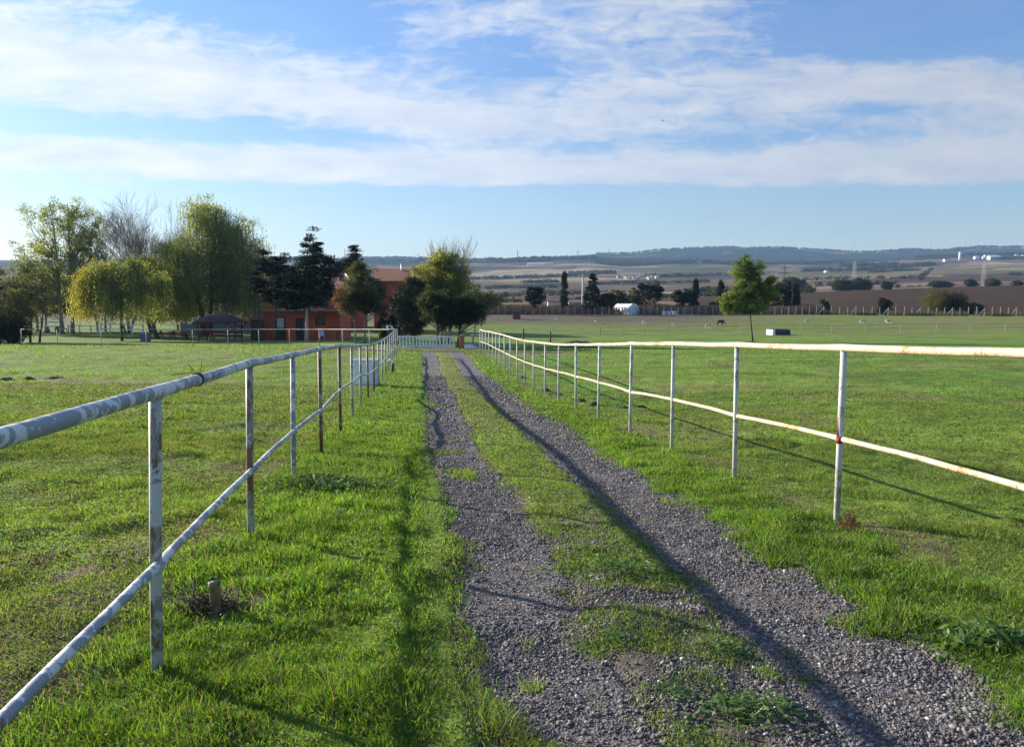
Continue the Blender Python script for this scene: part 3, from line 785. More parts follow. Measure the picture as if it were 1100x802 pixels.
# wire tied round the left rail near the second post
a = Vector((qx(-1.26, 4.0), 4.0, 0)); i0 = 1
t0 = (4.15 - yl[1]) / (yl[2] - yl[1])
pa, pb = TOPS[fl['label']][1:3]
cw = pa.lerp(pb, t0); ax = (pb - pa).normalized()
s1 = ax.cross(Vector((0, 0, 1))).normalized(); s2 = s1.cross(ax)
WIRE = simple('rusty_wire', (.07, .055, .05), .6, .3, 40, 0)
pts = [cw + ax * (.03 * (k / 70) - .015 + .004 * math.sin(k)) + (s1 * math.cos(k * .75) + s2 * math.sin(k * .75)) * (.0345 + .003 * math.sin(k * 1.7)) for k in range(70)]
m = MB().tube([p - cw for p in pts], .0025, 5)
rw = random.Random(4)
for k in range(7):
    st = Vector(rw.choice(pts)) - cw; d = Vector((rw.uniform(-.3, .6), rw.uniform(-.2, .3), rw.uniform(-.2, .9)))
    L = rw.uniform(.06, .16); cur = Vector((rw.uniform(-.1, .1), rw.uniform(-.1, .1), rw.uniform(-.12, .05)))
    m.tube([st + d * L * f + cur * f * f * 1.0 for f in (0, .25, .5, .75, 1)], .0018, 4)
o = m.build('wire', WIRE, None); o.location = cw; tag(o, 'tangle of rusty wire wound round the left top rail with loose ends sticking up', 'wire')

# old pipe stub in the grass beside the near left post
sx_, sy_ = wx(221, 4.23), 4.23
root = empty('standpipe', (sx_, sy_, hz(sx_, sy_)), .3, 'stumpy yellowish pipe stub with broken rim in the grass near the first left post', 'standpipe')
PIPE = simple('yellowed_plastic', (.20, .155, .075), .6, .35, 18, .4)
OLD = simple('rusty_iron', (.10, .075, .065), .8, .4, 30, .6)
MB().tube([(0, 0, -.1), (.004, 0, .04), (0, .004, .085), (.002, 0, .095), (0, 0, .155), (-.003, 0, .16), (-.004, 0, .19)], [.030, .030, .030, .033, .031, .033, .031], 14).build('pipe', PIPE, root, True)
hv_ = np.random.default_rng(6)
rings_ = [[(r_ * math.cos(k * .524), r_ * math.sin(k * .524), z_ + (hv_.uniform(-.022, .018) if z_ > .17 else 0)) for k in range(12)] for r_, z_ in ((.031, .165), (.033, .19), (.026, .185), (.024, .15))]
vs_ = [p for r_ in rings_ for p in r_]; fs_ = [(i_ * 12 + k, i_ * 12 + (k + 1) % 12, (i_ + 1) * 12 + (k + 1) % 12, (i_ + 1) * 12 + k) for i_ in range(3) for k in range(12)] + [tuple(range(36, 48))]
MB().add(vs_, fs_).build('broken_rim', OLD, root)
# dead roots and dry stalks thrown down behind the stub
x, y = gp(212, 655); z0 = hz(x, y); root = empty('dead_roots', (x, y, z0), 0, 'ragged heap of dead brown roots lying in the grass behind the yellowish pipe stub', 'roots')
m = MB(); hr2 = random.Random(8)
for k in range(60):
    a_ = hr2.uniform(0, 6.283); L = hr2.uniform(.06, .20); p0 = Vector((hr2.gauss(0, .05), hr2.gauss(0, .035), hr2.uniform(-.01, .03)))
    d = Vector((math.cos(a_), math.sin(a_) * .6, hr2.uniform(.0, .75))).normalized(); kx = Vector((hr2.gauss(0, .02), hr2.gauss(0, .02), hr2.gauss(0, .015)))
    m.tube([p0, p0 + d * L * .5 + kx, p0 + d * L], [.007 * hr2.uniform(.6, 1.5), .005, .0018], 5)
m.build('stalks', OLD, root, True)
n = 900; cc_ = np.stack([RNG.normal(.02, .085, n), RNG.normal(0, .06, n), np.abs(RNG.normal(0, .045, n))], 1)
v, c, f = leaf_quads(cc_, RNG.uniform(.012, .04, n), .35, .2, pal(n, [(.085, .060, .045), (.13, .095, .07), (.055, .042, .035), (.17, .13, .09)]))
np_mesh('leaves', v, [f], leafmat('dead_leaves', .1), root, cols=c)

# white plastic tub behind the left fence
yt = 25.0; xt = wx(392.5, yt)
TUBW = simple('white_plastic', (.74, .74, .75), .5, .12, 5, .1)
root = empty('water_tub', (xt, yt, hz(xt, yt)), 0, 'white plastic water tub with rounded corners standing behind the left fence', 'tub')
def tub_ring(w_, d_, z, r, n=5):
    out = []
    for cx, cy, a0 in ((w_ / 2 - r, d_ / 2 - r, 0), (-w_ / 2 + r, d_ / 2 - r, 90), (-w_ / 2 + r, -d_ / 2 + r, 180), (w_ / 2 - r, -d_ / 2 + r, 270)):
        for k in range(n):
            a_ = R(a0 + 90 * k / (n - 1)); out.append((cx + r * math.cos(a_), cy + r * math.sin(a_), z))
    return out
def loft(rings, cap0=True, cap1=True):
    vs = [p for r in rings for p in r]; n = len(rings[0]); fs = []
    for i in range(len(rings) - 1):
        for k in range(n): fs.append((i * n + k, i * n + (k + 1) % n, (i + 1) * n + (k + 1) % n, (i + 1) * n + k))
    if cap0: fs.append(tuple(range(n - 1, -1, -1)))
    if cap1: fs.append(tuple(range((len(rings) - 1) * n, len(rings) * n)))
    return MB().add(vs, fs)
loft([tub_ring(.76, .56, -.05, .08), tub_ring(.80, .60, .10, .10), tub_ring(.82, .62, .76, .12), tub_ring(.82, .62, .815, .12)], True, False).build('tub', TUBW, root, True)
loft([tub_ring(.855, .655, .80, .13), tub_ring(.865, .665, .835, .13), tub_ring(.82, .62, .85, .12), tub_ring(.76, .56, .84, .10), tub_ring(.72, .52, .12, .09)], False, True).build('rim', TUBW, root, True)

# tap post with a pale top and a leaning pole next to the far end of the left fence
yt = 30.5; xt = wx(421, yt)
root = empty('tap_post', (xt, yt, hz(xt, yt)), 0, 'short dark tap post with a pale rounded head beside the left fence', 'tap')
DARK = simple('dark_iron', (.03, .03, .032), .6, .3, 20, .2)
MB().tube([(0, 0, -.1), (0, 0, .10), (.02, 0, .28), (.03, 0, .36)], [.05, .05, .055, .06], 10).build('stand', DARK, root, True)
MB().tube([(.03, 0, .355), (.02, 0, .42), (-.02, 0, .48), (-.10, 0, .50), (-.15, 0, .46)], [.055, .065, .06, .045, .03], 10).build('spout', TUBW, root, True)
yt = 30.2; xt = wx(413, yt)
o = MB().tube([(0.06, 0, -.05), (0, 0, .35), (-.14, .02, .75)], [.035, .032, .030], 9).build('leaning_pole', simple('yellow_pole', (.50, .40, .20), .7, .25, 14, .2), None, True)
o.location = (xt + .02, yt, hz(xt, yt)); tag(o, 'yellowish pole leaning against the left fence behind the tap post', 'pole')

# ------------------------------------------------------------------ weeds, dry plant, earth heaps, shade lumps
WEED = leafmat('weed_leaves', .40, .015, .5)
def weed(name, label, x, y, rad, hgt, n, size, cols, group=None, up=.9, asp=.36, cat='weed'):
    c = RNG.normal(0, 1, (n, 2)) * rad * np.array([.55, .38])
    cx, cy = x + c[:, 0], y + c[:, 1]
    e = np.exp(-((c[:, 0] / rad) ** 2 + (c[:, 1] / rad) ** 2))
    cz = H(cx, cy) + RNG.uniform(.15, 1, n) * hgt * e
    z0 = hz(x, y)
    v, cc, f = leaf_quads(np.stack([cx - x, cy - y, cz - z0], 1), RNG.uniform(.6, 1.3, n) * size, asp, up, pal(n, cols))
    o = empty(name, (x, y, z0), 0, label, cat, group); np_mesh('leaves', v, [f], WEED, o, cols=cc); return o
WG = [(.085, .17, .035), (.11, .19, .06), (.06, .13, .03), (.16, .22, .10)]
x, y = gp(815, 765); weed('broadleaf_weed', 'wide clump of pale broad leaves on the gravel near the bottom right', x, y, .22, .06, 420, .045, WG, 'broadleaf weeds')
x, y = gp(690, 615); weed('broadleaf_weed', 'long low patch of bright leaves on the middle strip left of the right track', x, y, .36, .07, 700, .045, WG, 'broadleaf weeds')
x, y = gp(350, 523); weed('broadleaf_weed', 'dark leafy patch spreading from the third left post over the verge', x, y, .62, .12, 1500, .065, [(.065, .14, .04), (.09, .17, .05), (.17, .24, .12), (.045, .10, .03)], 'broadleaf weeds', .5)
x, y = gp(790, 660 + 40); weed('broadleaf_weed', 'small tuft of leaves beside the shadow crossing the middle strip', x, y, .11, .05, 140, .035, WG, 'broadleaf weeds')
x, y = gp(1070, 690); weed('broadleaf_weed', 'clump of large leaves in the tall grass at the right edge', x, y, .25, .12, 320, .07, WG, 'broadleaf weeds', .4)
x, y = gp(545, 505 + 20); weed('broadleaf_weed', 'thin scatter of tiny leaves on the middle strip', x, y, .12, .03, 90, .03, WG, 'broadleaf weeds')
for u_, v_, r_, n_, l_ in ((735, 745, .10, 120, 'small green weed low on the gravel left of the wide pale clump'), (655, 690, .13, 170, 'loose weed patch on the bare part of the middle strip near the left track'), (880, 735, .09, 90, 'small weed on the shaded gravel right of the wide pale clump'), (600, 640, .10, 90, 'tiny weed at the grassy edge of the left track'), (855, 625, .16, 150, 'leafy weed at the right edge of the right track')):
    x, y = gp(u_, v_); weed('broadleaf_weed', l_, x, y, r_, .045, n_, .034, WG, 'broadleaf weeds')
x, y = gp(921, 570); 
weed('dried_plant', 'dried rust brown plant standing beside the near right post', x, y, .085, .19, 520, .035, [(.16, .085, .045), (.12, .06, .035), (.21, .12, .07)], None, .1, .2, 'plant')
SOIL_SHADE = simple('dark_soil_and_shade', (.055, .042, .036), .95, .35, 9, .8, bdist=.05)  # soil of the mounds, also colours the lumps of tuft shade
def heap(name, label, x, y, r, h, group, mat=SOIL_SHADE, n=14, cat='earth mound'):
    rng = np.random.default_rng(int(abs(x * 100 + y * 31)) + 3)
    rings = []; vs = []; fs = []
    for i, (k, z) in enumerate(((1.25, -.10), (1.0, .12), (.72, .55), (.38, .9))):
        for j in range(n):
            a_ = 2 * math.pi * j / n; rr = r * k * (1 + rng.uniform(-.22, .22)); vs.append((rr * math.cos(a_), rr * math.sin(a_) * .8, h * z * (1 + rng.uniform(-.2, .2))))
    vs.append((0, 0, h))
    for i in range(3):
        for j in range(n): fs.append((i * n + j, i * n + (j + 1) % n, (i + 1) * n + (j + 1) % n, (i + 1) * n + j))
    for j in range(n): fs.append((3 * n + j, 3 * n + (j + 1) % n, 4 * n))
    o = MB().add(vs, fs).build(name, mat, None, True); o.location = (x, y, hz(x, y)); return tag(o, label, cat, group)
for u, v_, r, lab in ((4, 408, .35, 'dark molehill at the left edge of the left pasture'), (28, 407, .28, 'flat crumbly molehill between two others in the left pasture'), (56, 406.5, .5, 'widest dark molehill in the left pasture beyond the fence')):
    x, y = gp(u, v_, 5, 60); heap('molehill', lab, x, y, r * .75, .09, 'molehills in the left pasture')
for u, v_, r, lab in ((561, 406, .22, 'small dark lump as tuft shade beyond the far part of the right fence'), (585, 419.5, .26, 'dark tuft shade lump beside the tenth right post'), (596, 424, .34, 'ragged shade lump between two right posts'),
                      (624, 432, .26, 'pair of low shade lumps just beyond the right fence'), (637, 435, .22, 'narrow shade lump next to the right fence'), (668, 440, .34, 'long shade lump nearest along the right fence'), (689, 439, .26, 'shade lump lying a little out in the right pasture')):
    x, y = gp(u + 1, v_, 5, 60); heap('shade_lump', lab, x, y, r * .62, .09, 'dark lumps for tuft shade along the right fence')  # dark lumps added to stand for the shade of tufts
x, y = wx(620, 62), 62; heap('soil_mound', 'long low mound of dark soil in the right pasture behind the fence', x, y, 1.7, .45, None)
# ------------------------------------------------------------------ trees
BARK = simple('bark', (.085, .068, .052), .95, .35, 7, .8, bdist=.03)
BARK_G = simple('grey_bark', (.24, .21, .175), .95, .3, 6, .7, bdist=.03)
BARK_P = simple('whitewashed_bark', (.42, .42, .43), .9, .25, 4, .6, bdist=.02)
LEAF = leafmat('tree_leaves', .58, .012, .5)
NEEDLE = leafmat('dark_needles', .12, .02, .5)

def limb(m, p0, p1, r0, r1, rng, bend=.12, n=5, sides=6):
    p0 = Vector(p0); p1 = Vector(p1); L = (p1 - p0).length
    off = Vector((rng.gauss(0, 1), rng.gauss(0, 1), rng.gauss(0, .5))) * L * bend
    pts = []; rr = []
    for k in range(n):
        f = k / (n - 1)
        pts.append(p0.lerp(p1, f) + off * math.sin(f * math.pi) + Vector((rng.gauss(0, .02), rng.gauss(0, .02), 0)) * L * (0 if k in (0, n - 1) else 1)); rr.append(r0 + (r1 - r0) * f)
    m.tube(pts, rr, sides); return pts

def tree(name, label, u, Y, hgt, cfg, cat='tree', group=None, seed=1, zoff=0, x=None):
    """cfg: trunk (radius), lean, crown list of blobs (dx, dz0, dz1, rx) ..."""
    rng = random.Random(seed); nr = np.random.default_rng(seed)
    x = wx(u, Y) if x is None else x
    root = empty(name, (x, Y, hz(x, Y) - .03 + zoff), 0, label, cat, group)
    m = MB()
    tr = cfg.get('r', .2) * .78; lean = Vector(cfg.get('lean', (0, 0, 0))); stems = cfg.get('stems', [(0, 0)])
    th = cfg.get('trunk_top', .75) * hgt
    spines = []
    for sx, sy in stems:
        pts = []; rr = []
        for k in range(9):
            f = k / 8
            pts.append(Vector((sx * (1 + f * cfg.get('spread', .6)), sy, f * th)) + lean * f ** .8 + Vector((rng.gauss(0, .03), rng.gauss(0, .03), 0)) * hgt * .25 * f); rr.append(tr * (1.25 if k == 0 else 1) * (1 - .88 * f))
        pts[0].z = -.3
        m.tube(pts, rr, 9); spines.append((pts, rr))
    def onspine(z, sp):
        pts, rr = sp
        for a, b, ra, rb in zip(pts[:-1], pts[1:], rr[:-1], rr[1:]):
            if b.z >= z or b is pts[-1]:
                f = max(0, min(1, (z - a.z) / max(1e-6, b.z - a.z))); return a.lerp(b, f), ra + (rb - ra) * f
    C = []; N = []; S_ = []; TINT = []
    for k in range(int(cfg['clumps'] * 1.15)):
        # choose a clump centre inside one of the crown lobes, biased to the surface
        lobes = cfg['lobes']; wts = [l[6] if len(l) > 6 else l[3] * l[4] for l in lobes]
        cx, cy, cz, rx, rz = rng.choices(lobes, wts)[0][:5]
        ry = rx * cfg.get('depth', .9)
        dv = Vector((rng.gauss(0, 1), rng.gauss(0, 1), rng.gauss(0, 1))).normalized() * (rng.random() ** cfg.get('fill', .42))
        if cfg.get('cone'):
            f = rng.random() ** 1.25; zz = cz - rz + 2 * rz * f
            rad = (1 - f) ** cfg['cone'] * rx * (.35 + .65 * rng.random() ** .5) * (min(1, f * 7 + .45)); a_ = rng.uniform(0, 6.283)
            c = Vector((cx + rad * math.cos(a_), cy + rad * math.sin(a_), zz))
        else:
            c = Vector((cx + dv.x * rx, cy + dv.y * ry, cz + dv.z * rz))
        c.z = max(c.z, cfg.get('zmin', .6) )
        s = cfg['size'] * rng.uniform(.7, 1.35)
        C.append(c); S_.append(s); TINT.append(rng.uniform(.72, 1.25))
        if rng.random() < cfg.get('limbs', .6):
            sp = min(spines, key=lambda q_: (q_[0][4] - c).length if len(spines) > 1 else 0)
            hor = math.hypot(c.x, c.y)
            z0 = max(cfg.get('fork', .25) * hgt, min(th * .97, c.z - hor * cfg.get('rise', .8)))
            p0, r0 = onspine(z0, sp)
            limb(m, p0, c, max(.012, min(r0 * .6, .012 * (c - p0).length + .012)), .010, rng, cfg.get('bend', .1), 5, 5)
    m.build('trunk', cfg.get('bark', BARK), root, True)
    C = np.array([tuple(c) for c in C]); S_ = np.array(S_); TINT = np.array(TINT)
    per = int(cfg['leaves'] * 1.7); n = len(C) * per
    ci = np.repeat(np.arange(len(C)), per)
    g = nr.normal(0, 1, (n, 3)); g /= np.linalg.norm(g, axis=1)[:, None]; g *= (nr.random(n) ** .5)[:, None]
    flat = cfg.get('flat', .7)
    p = C[ci] + g * S_[ci][:, None] * np.array([1, 1, flat])
    cols = np.array(cfg['cols']); pick = nr.integers(0, len(cols), len(C))
    cc = cols[pick][ci] * TINT[ci][:, None] * nr.uniform(.75, 1.25, n)[:, None]
    if 'warm' in cfg:
        wx0, wcol = cfg['warm']; k = (1 / (1 + np.exp(-(wx0(p))))); cc = cc * (1 - k[:, None]) + np.array(wcol) * TINT[ci][:, None] * nr.uniform(.7, 1.3, n)[:, None] * k[:, None]
    global RNG
    old = RNG; RNG = nr
    sz = nr.uniform(.6, 1.3, n) * cfg['leaf'] * 1.12
    if cfg.get('weep'):
        # hanging strands of narrow leaves
        ns = int(len(C) * cfg['weep'] * 1.6); si = nr.integers(0, len(C), ns)
        st = C[si] + nr.normal(0, 1, (ns, 3)) * S_[si][:, None] * np.array([.8, .8, .4])
        ln = (nr.uniform(.25, 1.0, len(C))[si] * .6 + nr.random(ns) * .4) * cfg['weep_len']
        ln = np.minimum(ln, np.maximum(st[:, 2] - nr.uniform(1.3, 2.4, ns), .3))
        kk = 9; f = (np.arange(kk) / (kk - 1))[None, :, None]
        sway = nr.normal(0, .16, (ns, 1, 3)) * np.array([1, 1, 0])
        q_ = st[:, None, :] + sway * f ** 1.5 * ln[:, None, None] - f * ln[:, None, None] * np.array([0, 0, 1.0]) + nr.normal(0, .035, (ns, kk, 3))
        q_ = q_.reshape(-1, 3); qi = np.repeat(si, kk)
        c2 = cols[pick][qi] * TINT[qi][:, None] * nr.uniform(.75, 1.3, len(qi))[:, None]
        if 'warm' in cfg:
            k = (1 / (1 + np.exp(-(wx0(q_))))); c2 = c2 * (1 - k[:, None]) + np.array(wcol) * TINT[qi][:, None] * nr.uniform(.7, 1.3, len(qi))[:, None] * k[:, None]
        v1, k1, f1 = leaf_quads(p, sz, .4, 0, cc)
        nq = len(q_); t = np.tile(np.array([[0, 0, -1.0]]), (nq, 1)) + nr.normal(0, .28, (nq, 3)); t /= np.linalg.norm(t, axis=1)[:, None]
        s3 = np.cross(t, nr.normal(0, 1, (nq, 3))); s3 /= np.linalg.norm(s3, axis=1)[:, None] + 1e-9
        L = (nr.uniform(.7, 1.3, nq) * cfg['leaf'] * .85)[:, None]; W = L * .26
        v2 = np.stack([q_ - t * L, q_ + s3 * W, q_ + t * L, q_ - s3 * W], 1).reshape(-1, 3)
        f2 = np.arange(nq)[:, None] * 4 + np.arange(4)[None, :] + len(v1)
        np_mesh('crown', np.concatenate([v1, v2]), [np.concatenate([f1, f2])], cfg.get('mat', LEAF), root, np.concatenate([k1, np.repeat(c2, 4, 0)]))
    else:
        v, k, f = leaf_quads(p, sz, cfg.get('asp', .55), cfg.get('up', 0), cc)
        np_mesh('crown', v, [f], cfg.get('mat', LEAF), root, k)
    RNG = old
    return root

def twig_tree(name, label, u, Y, hgt, seed, spread=.5, mat=BARK_G, levels=4, r=.16, leaves=None, stems=3, group=None):
    """bare deciduous tree: trunk and limbs in one mesh, the fine twigs of the crown in another"""
    rng = random.Random(seed); x = wx(u, Y); root = empty(name, (x, Y, hz(x, Y) - .03), 0, label, 'tree', group)
    big = MB(); fine = MB(); tips = []
    def go(p, d, L, r_, lv):
        n = 4; pts = [p]; rr = [r_]
        for k in range(n):
            d = (d + Vector((rng.gauss(0, .10), rng.gauss(0, .10), rng.gauss(0, .05) + .05))).normalized()
            p = p + d * L / n; pts.append(p); rr.append(r_ * (1 - .55 * (k + 1) / n))
        (big if lv <= 1 else fine).tube(pts, [max(a_, .0075) for a_ in rr], 6 if lv < 2 else 4, cap=lv < 2)
        tips.extend(pts[2:]) if lv >= levels - 1 else None
        if lv >= levels: return
        for k in range(rng.randint(4, 6) if lv else 8):
            f = rng.uniform(.3, 1.0); i = min(int(f * n), n - 1); q = pts[i].lerp(pts[i + 1], f * n - i)
            a_ = rng.uniform(0, 6.283); sd = d.orthogonal().normalized(); sd.rotate(Matrix.Rotation(a_, 3, d).to_quaternion())
            nd = (d * 1.0 + sd * rng.uniform(.35, .8) * (spread * 1.6) + Vector((0, 0, .15))).normalized()
            go(q, nd, L * rng.uniform(.48, .72), rr[i] * .55, lv + 1)
    for s in range(stems):
        a_ = rng.uniform(0, 6.283)
        go(Vector((rng.uniform(-.2, .2), rng.uniform(-.2, .2), -.2)), Vector((math.cos(a_) * spread * .45, math.sin(a_) * spread * .45, 1)).normalized(), hgt * .52, r, 0)
    big.build('trunk', mat, root, True)
    if fine.v: fine.build('crown', mat, root, True)
    if leaves:
        num, size, cols, zmax = leaves; global RNG; old = RNG; RNG = np.random.default_rng(seed)
        T = np.array([tuple(t_) for t_ in tips if t_.z < zmax]); k = RNG.integers(0, len(T), num)
        v, c, f = leaf_quads(T[k] + RNG.normal(0, .12, (num, 3)), RNG.uniform(.6, 1.3, num) * size, .55, 0, pal(num, cols))
        np_mesh('foliage', v, [f], LEAF, root, c); RNG = old
    return root

# lobes: (dx, dy, z centre, rx, rz) in metres
G_POP = [(.23, .27, .085), (.28, .30, .10), (.18, .22, .075), (.32, .31, .11)]
G_WIL = [(0.188, 0.225, 0.085), (0.237, 0.263, 0.1), (0.131, 0.163, 0.069), (0.288, 0.3, 0.112)]
G_YEL = [(.30, .25, .030), (.21, .20, .035), (.36, .26, .03), (.15, .16, .035)]
G_DARK = [(.018, .026, .018), (.012, .019, .015), (.026, .034, .022)]
G_OLIVE = [(.065, .085, .048), (.045, .062, .038), (.09, .105, .06)]

tree('poplar_tree', 'tall airy pale green tree at the far left with light showing through its crown', 72, 88, 16.5, dict(
    r=.28, trunk_top=.9, fork=.22, bark=BARK_G, spread=.8, stems=[(-.5, 0), (.5, .3)], clumps=440, leaves=44, size=.62, leaf=.17, flat=.9, limbs=.55, rise=1.3, fill=.55,
    lobes=[(-1.0, 0, 12.9, 3.4, 2.4), (2.6, 0, 11.3, 2.6, 3.0), (-3.0, 0, 9.4, 2.6, 2.4), (1.0, 0, 8.6, 4.2, 2.8), (-2.5, 0, 5.4, 3.4, 3.0), (1.8, 0, 5.2, 3.2, 2.6), (1.5, 0, 14.2, 1.8, 1.4), (-4.6, .5, 6.5, 1.8, 2.6), (-3.6, 0, 3.6, 2.4, 2.0), (2.8, 0, 3.8, 2.4, 2.0)], cols=G_POP), seed=3)
tree('willow_tree', 'smaller weeping willow turning yellow, on a straight trunk in the middle of the tree group', 131, 72, 8.4, dict(
    r=.17, trunk_top=.7, fork=.35, clumps=120, leaves=26, size=.55, leaf=.15, weep=11, weep_len=4.4, limbs=.7, rise=.5,
    lobes=[(-3.4, .3, 4.9, 1.2, 1.3), (-1.7, 0, 6.5, 1.5, 1.0), (.9, 0, 7.0, 1.7, 1.1), (2.9, .4, 5.7, 1.3, 1.2), (-.2, -.6, 4.9, 1.3, .9), (-3.0, 0, 6.3, .7, .6), (1.9, -.5, 4.6, .9, .8)], cols=G_WIL, warm=(lambda p: -1.6 * p[:, 0] - 3.4 + 1.2 * np.sin(p[:, 2] * 1.4 + p[:, 0] * 2), (.29, .275, .085)), zmin=2.2), seed=5)
tree('willow_tree', 'leaning willow with the brightest yellow hanging strands, left of the picnic tables', 170, 78, 8.6, dict(
    r=.26, trunk_top=.62, lean=(-1.3, 0, 0), fork=.3, clumps=95, leaves=22, size=.6, leaf=.15, weep=13, weep_len=5.0, limbs=.7, rise=.5,
    lobes=[(-.6, -.3, 7.0, 1.7, 1.2), (1.4, -.6, 6.2, 1.5, 1.2), (-1.9, 0, 6.0, 1.2, 1.0), (2.4, 0, 4.9, 1.1, 1.0), (.4, -.4, 4.8, 1.0, .8)], cols=[(.25, .24, .055), (.16, .18, .055), (.19, .19, .06)], warm=(lambda p: -4.0 * (p[:, 2] - 4.2) - 1.5 * np.abs(p[:, 0] - .6), (.36, .33, .06)), zmin=2.4), seed=6)
tree('willow_tree', 'largest green weeping willow, tall and rounded, standing behind the gazebo', 222, 86, 16.2, dict(
    r=.36, trunk_top=.72, fork=.22, spread=1.5, stems=[(-.35, 0), (.4, 0)], clumps=300, leaves=44, size=.8, leaf=.17, weep=12, weep_len=5.2, limbs=.55, rise=.9, fill=.5,
    lobes=[(.2, 0, 13.4, 2.8, 2.4), (2.9, 0, 11.8, 3.0, 2.7), (4.6, 0, 8.6, 2.6, 3.2), (-3.2, 0, 9.0, 2.6, 2.6), (.2, 0, 8.6, 4.8, 3.6), (3.6, 0, 5.6, 3.4, 2.6), (-2.8, 0, 5.4, 2.8, 2.2)], cols=G_WIL, zmin=2.6), seed=8)
for (u_, y_, h_, sd_, lab_) in ((46, 96, 9.6, 61, 'rounded mid green tree filling the gap low down under the tall poplar'), (110, 97, 9.6, 62, 'round green tree behind the middle willow, left of the leafless trees'), (196, 98, 8.8, 63, 'round green tree behind the leaning willow, low against the big willow')):
    tree('leafy_tree', lab_, u_, y_, h_, dict(r=.2, trunk_top=.7, fork=.2, spread=1.2, stems=[(-.5, 0), (.4, 0)], bark=BARK_G, clumps=190, leaves=54, size=.8, leaf=.18, limbs=.5, fill=.5,
        lobes=[(-1.6, 0, 4.6, 2.8, 2.4), (1.8, 0, 4.8, 2.8, 2.4), (0, 0, 6.4, 2.4, 1.8), (-2.8, 0, 2.8, 2.0, 1.6), (2.8, 0, 3.0, 2.0, 1.6)], cols=[(.20, .24, .095), (.26, .28, .11), (.16, .19, .08)], zmin=.5), seed=sd_)
twig_tree('bare_tree', 'leafless grey tree with many fine upright twigs between the poplar and the big willow', 163, 92, 15.2, 12, .55, stems=4)
twig_tree('bare_tree', 'shorter leafless tree leaning left among the yellow willows', 138, 90, 13.6, 14, .6, stems=3)
tree('shrub_tree', 'low dark olive tree with a bushy crown at the left edge behind the cross fence', 22, 66, 7.0, dict(
    r=.13, trunk_top=.6, fork=.2, stems=[(-1.0, 0), (.8, 0), (1.4, .3)], clumps=150, leaves=70, size=.62, leaf=.13, limbs=.5, rise=.6,
    lobes=[(-2.2, 0, 4.4, 2.3, 2.1), (.3, 0, 4.2, 2.0, 1.9), (1.8, 0, 3.2, 1.3, 1.2), (-3.2, 0, 2.0, 2.0, 1.8), (-1.0, 0, 2.4, 2.2, 1.8)], cols=[(.10, .105, .065), (.13, .125, .08), (.075, .085, .055)], zmin=.3), seed=21)
tree('conifer_tree', 'dark conifer cut by the left edge of the picture above the low olive tree', -8, 92, 11.0, dict(
    r=.2, trunk_top=.95, fork=.15, clumps=110, leaves=70, size=.7, leaf=.17, flat=.4, limbs=.5, rise=.1, cone=.8, lobes=[(0, 0, 6.2, 2.9, 4.8)], cols=G_DARK, mat=NEEDLE), seed=22)
tree('cypress_tree', 'tall dark conifer with a whitewashed trunk in front of the red cottage', 329, 69.5, 10.3, dict(
    r=.20, trunk_top=.95, lean=(.35, 0, 0), bark=BARK_P, fork=.28, clumps=330, leaves=64, size=.55, leaf=.14, flat=.35, limbs=.6, rise=.05, bend=.05, depth=.8,
    lobes=[(.4, 0, 5.2, 2.5, 1.6), (.7, 0, 7.2, 1.8, 1.3), (.75, 0, 8.8, .8, .8), (.75, 0, 9.7, .3, .55, .6), (-1.2, 0, 5.0, 2.0, 1.7), (1.2, 0, 4.2, 1.8, 1.3), (-.6, 0, 3.8, 2.0, 1.0), (2.3, 0, 7.5, .5, .25, .5), (2.4, 0, 6.2, .7, .5, .8)], cols=G_DARK, mat=NEEDLE, zmin=2.75), seed=23)
tree('cypress_tree', 'lower wide dark conifer joined to the left of the tall one by the red cottage', 296, 71.5, 8.6, dict(
    r=.16, trunk_top=.92, fork=.3, clumps=190, leaves=64, size=.55, leaf=.14, flat=.35, limbs=.5, rise=.05, bend=.05, depth=.8,
    lobes=[(.1, 0, 5.4, 2.2, 2.0), (.6, 0, 4.2, 1.8, 1.2), (-.4, 0, 7.0, 1.5, 1.0), (-.9, 0, 8.0, .5, .4, .6), (.8, 0, 7.7, .5, .5, .6), (-1.3, 0, 5.1, .9, 1.0)], cols=G_DARK, mat=NEEDLE, zmin=2.9), seed=24)
tree('conifer_tree', 'dark conifer behind the barn roof between the cottage and the olive tree', 372, 108, 11.4, dict(
    r=.2, trunk_top=.95, fork=.2, clumps=130, leaves=54, size=.75, leaf=.19, flat=.35, limbs=.5, rise=.0, lobes=[(-1.0, 0, 7.6, 2.0, 1.6), (1.2, 0, 8.6, 1.3, 1.6), (1.3, 0, 10.6, .45, .8, .7), (-2.2, 0, 8.6, .6, .7, .6)], cols=G_DARK, mat=NEEDLE, zmin=3), seed=25)
tree('olive_tree', 'rounded grey green tree with two bent stems right of the red cottage', 385, 64, 7.0, dict(
    r=.11, trunk_top=.7, fork=.25, stems=[(-.25, 0), (.45, .2)], bark=BARK_G, clumps=190, leaves=70, size=.5, leaf=.115, limbs=.6, rise=.7,
    lobes=[(.5, 0, 4.2, 1.9, 1.7), (.3, 0, 5.6, 1.2, 1.0), (1.2, 0, 3.2, 1.3, 1.2), (-.8, 0, 3.6, 1.2, 1.3), (.2, 0, 6.3, .5, .5, .8)], cols=G_OLIVE,
    warm=(lambda p: -2.2 * p[:, 0] - 2.4, (.15, .085, .05)), zmin=1.2), seed=26)
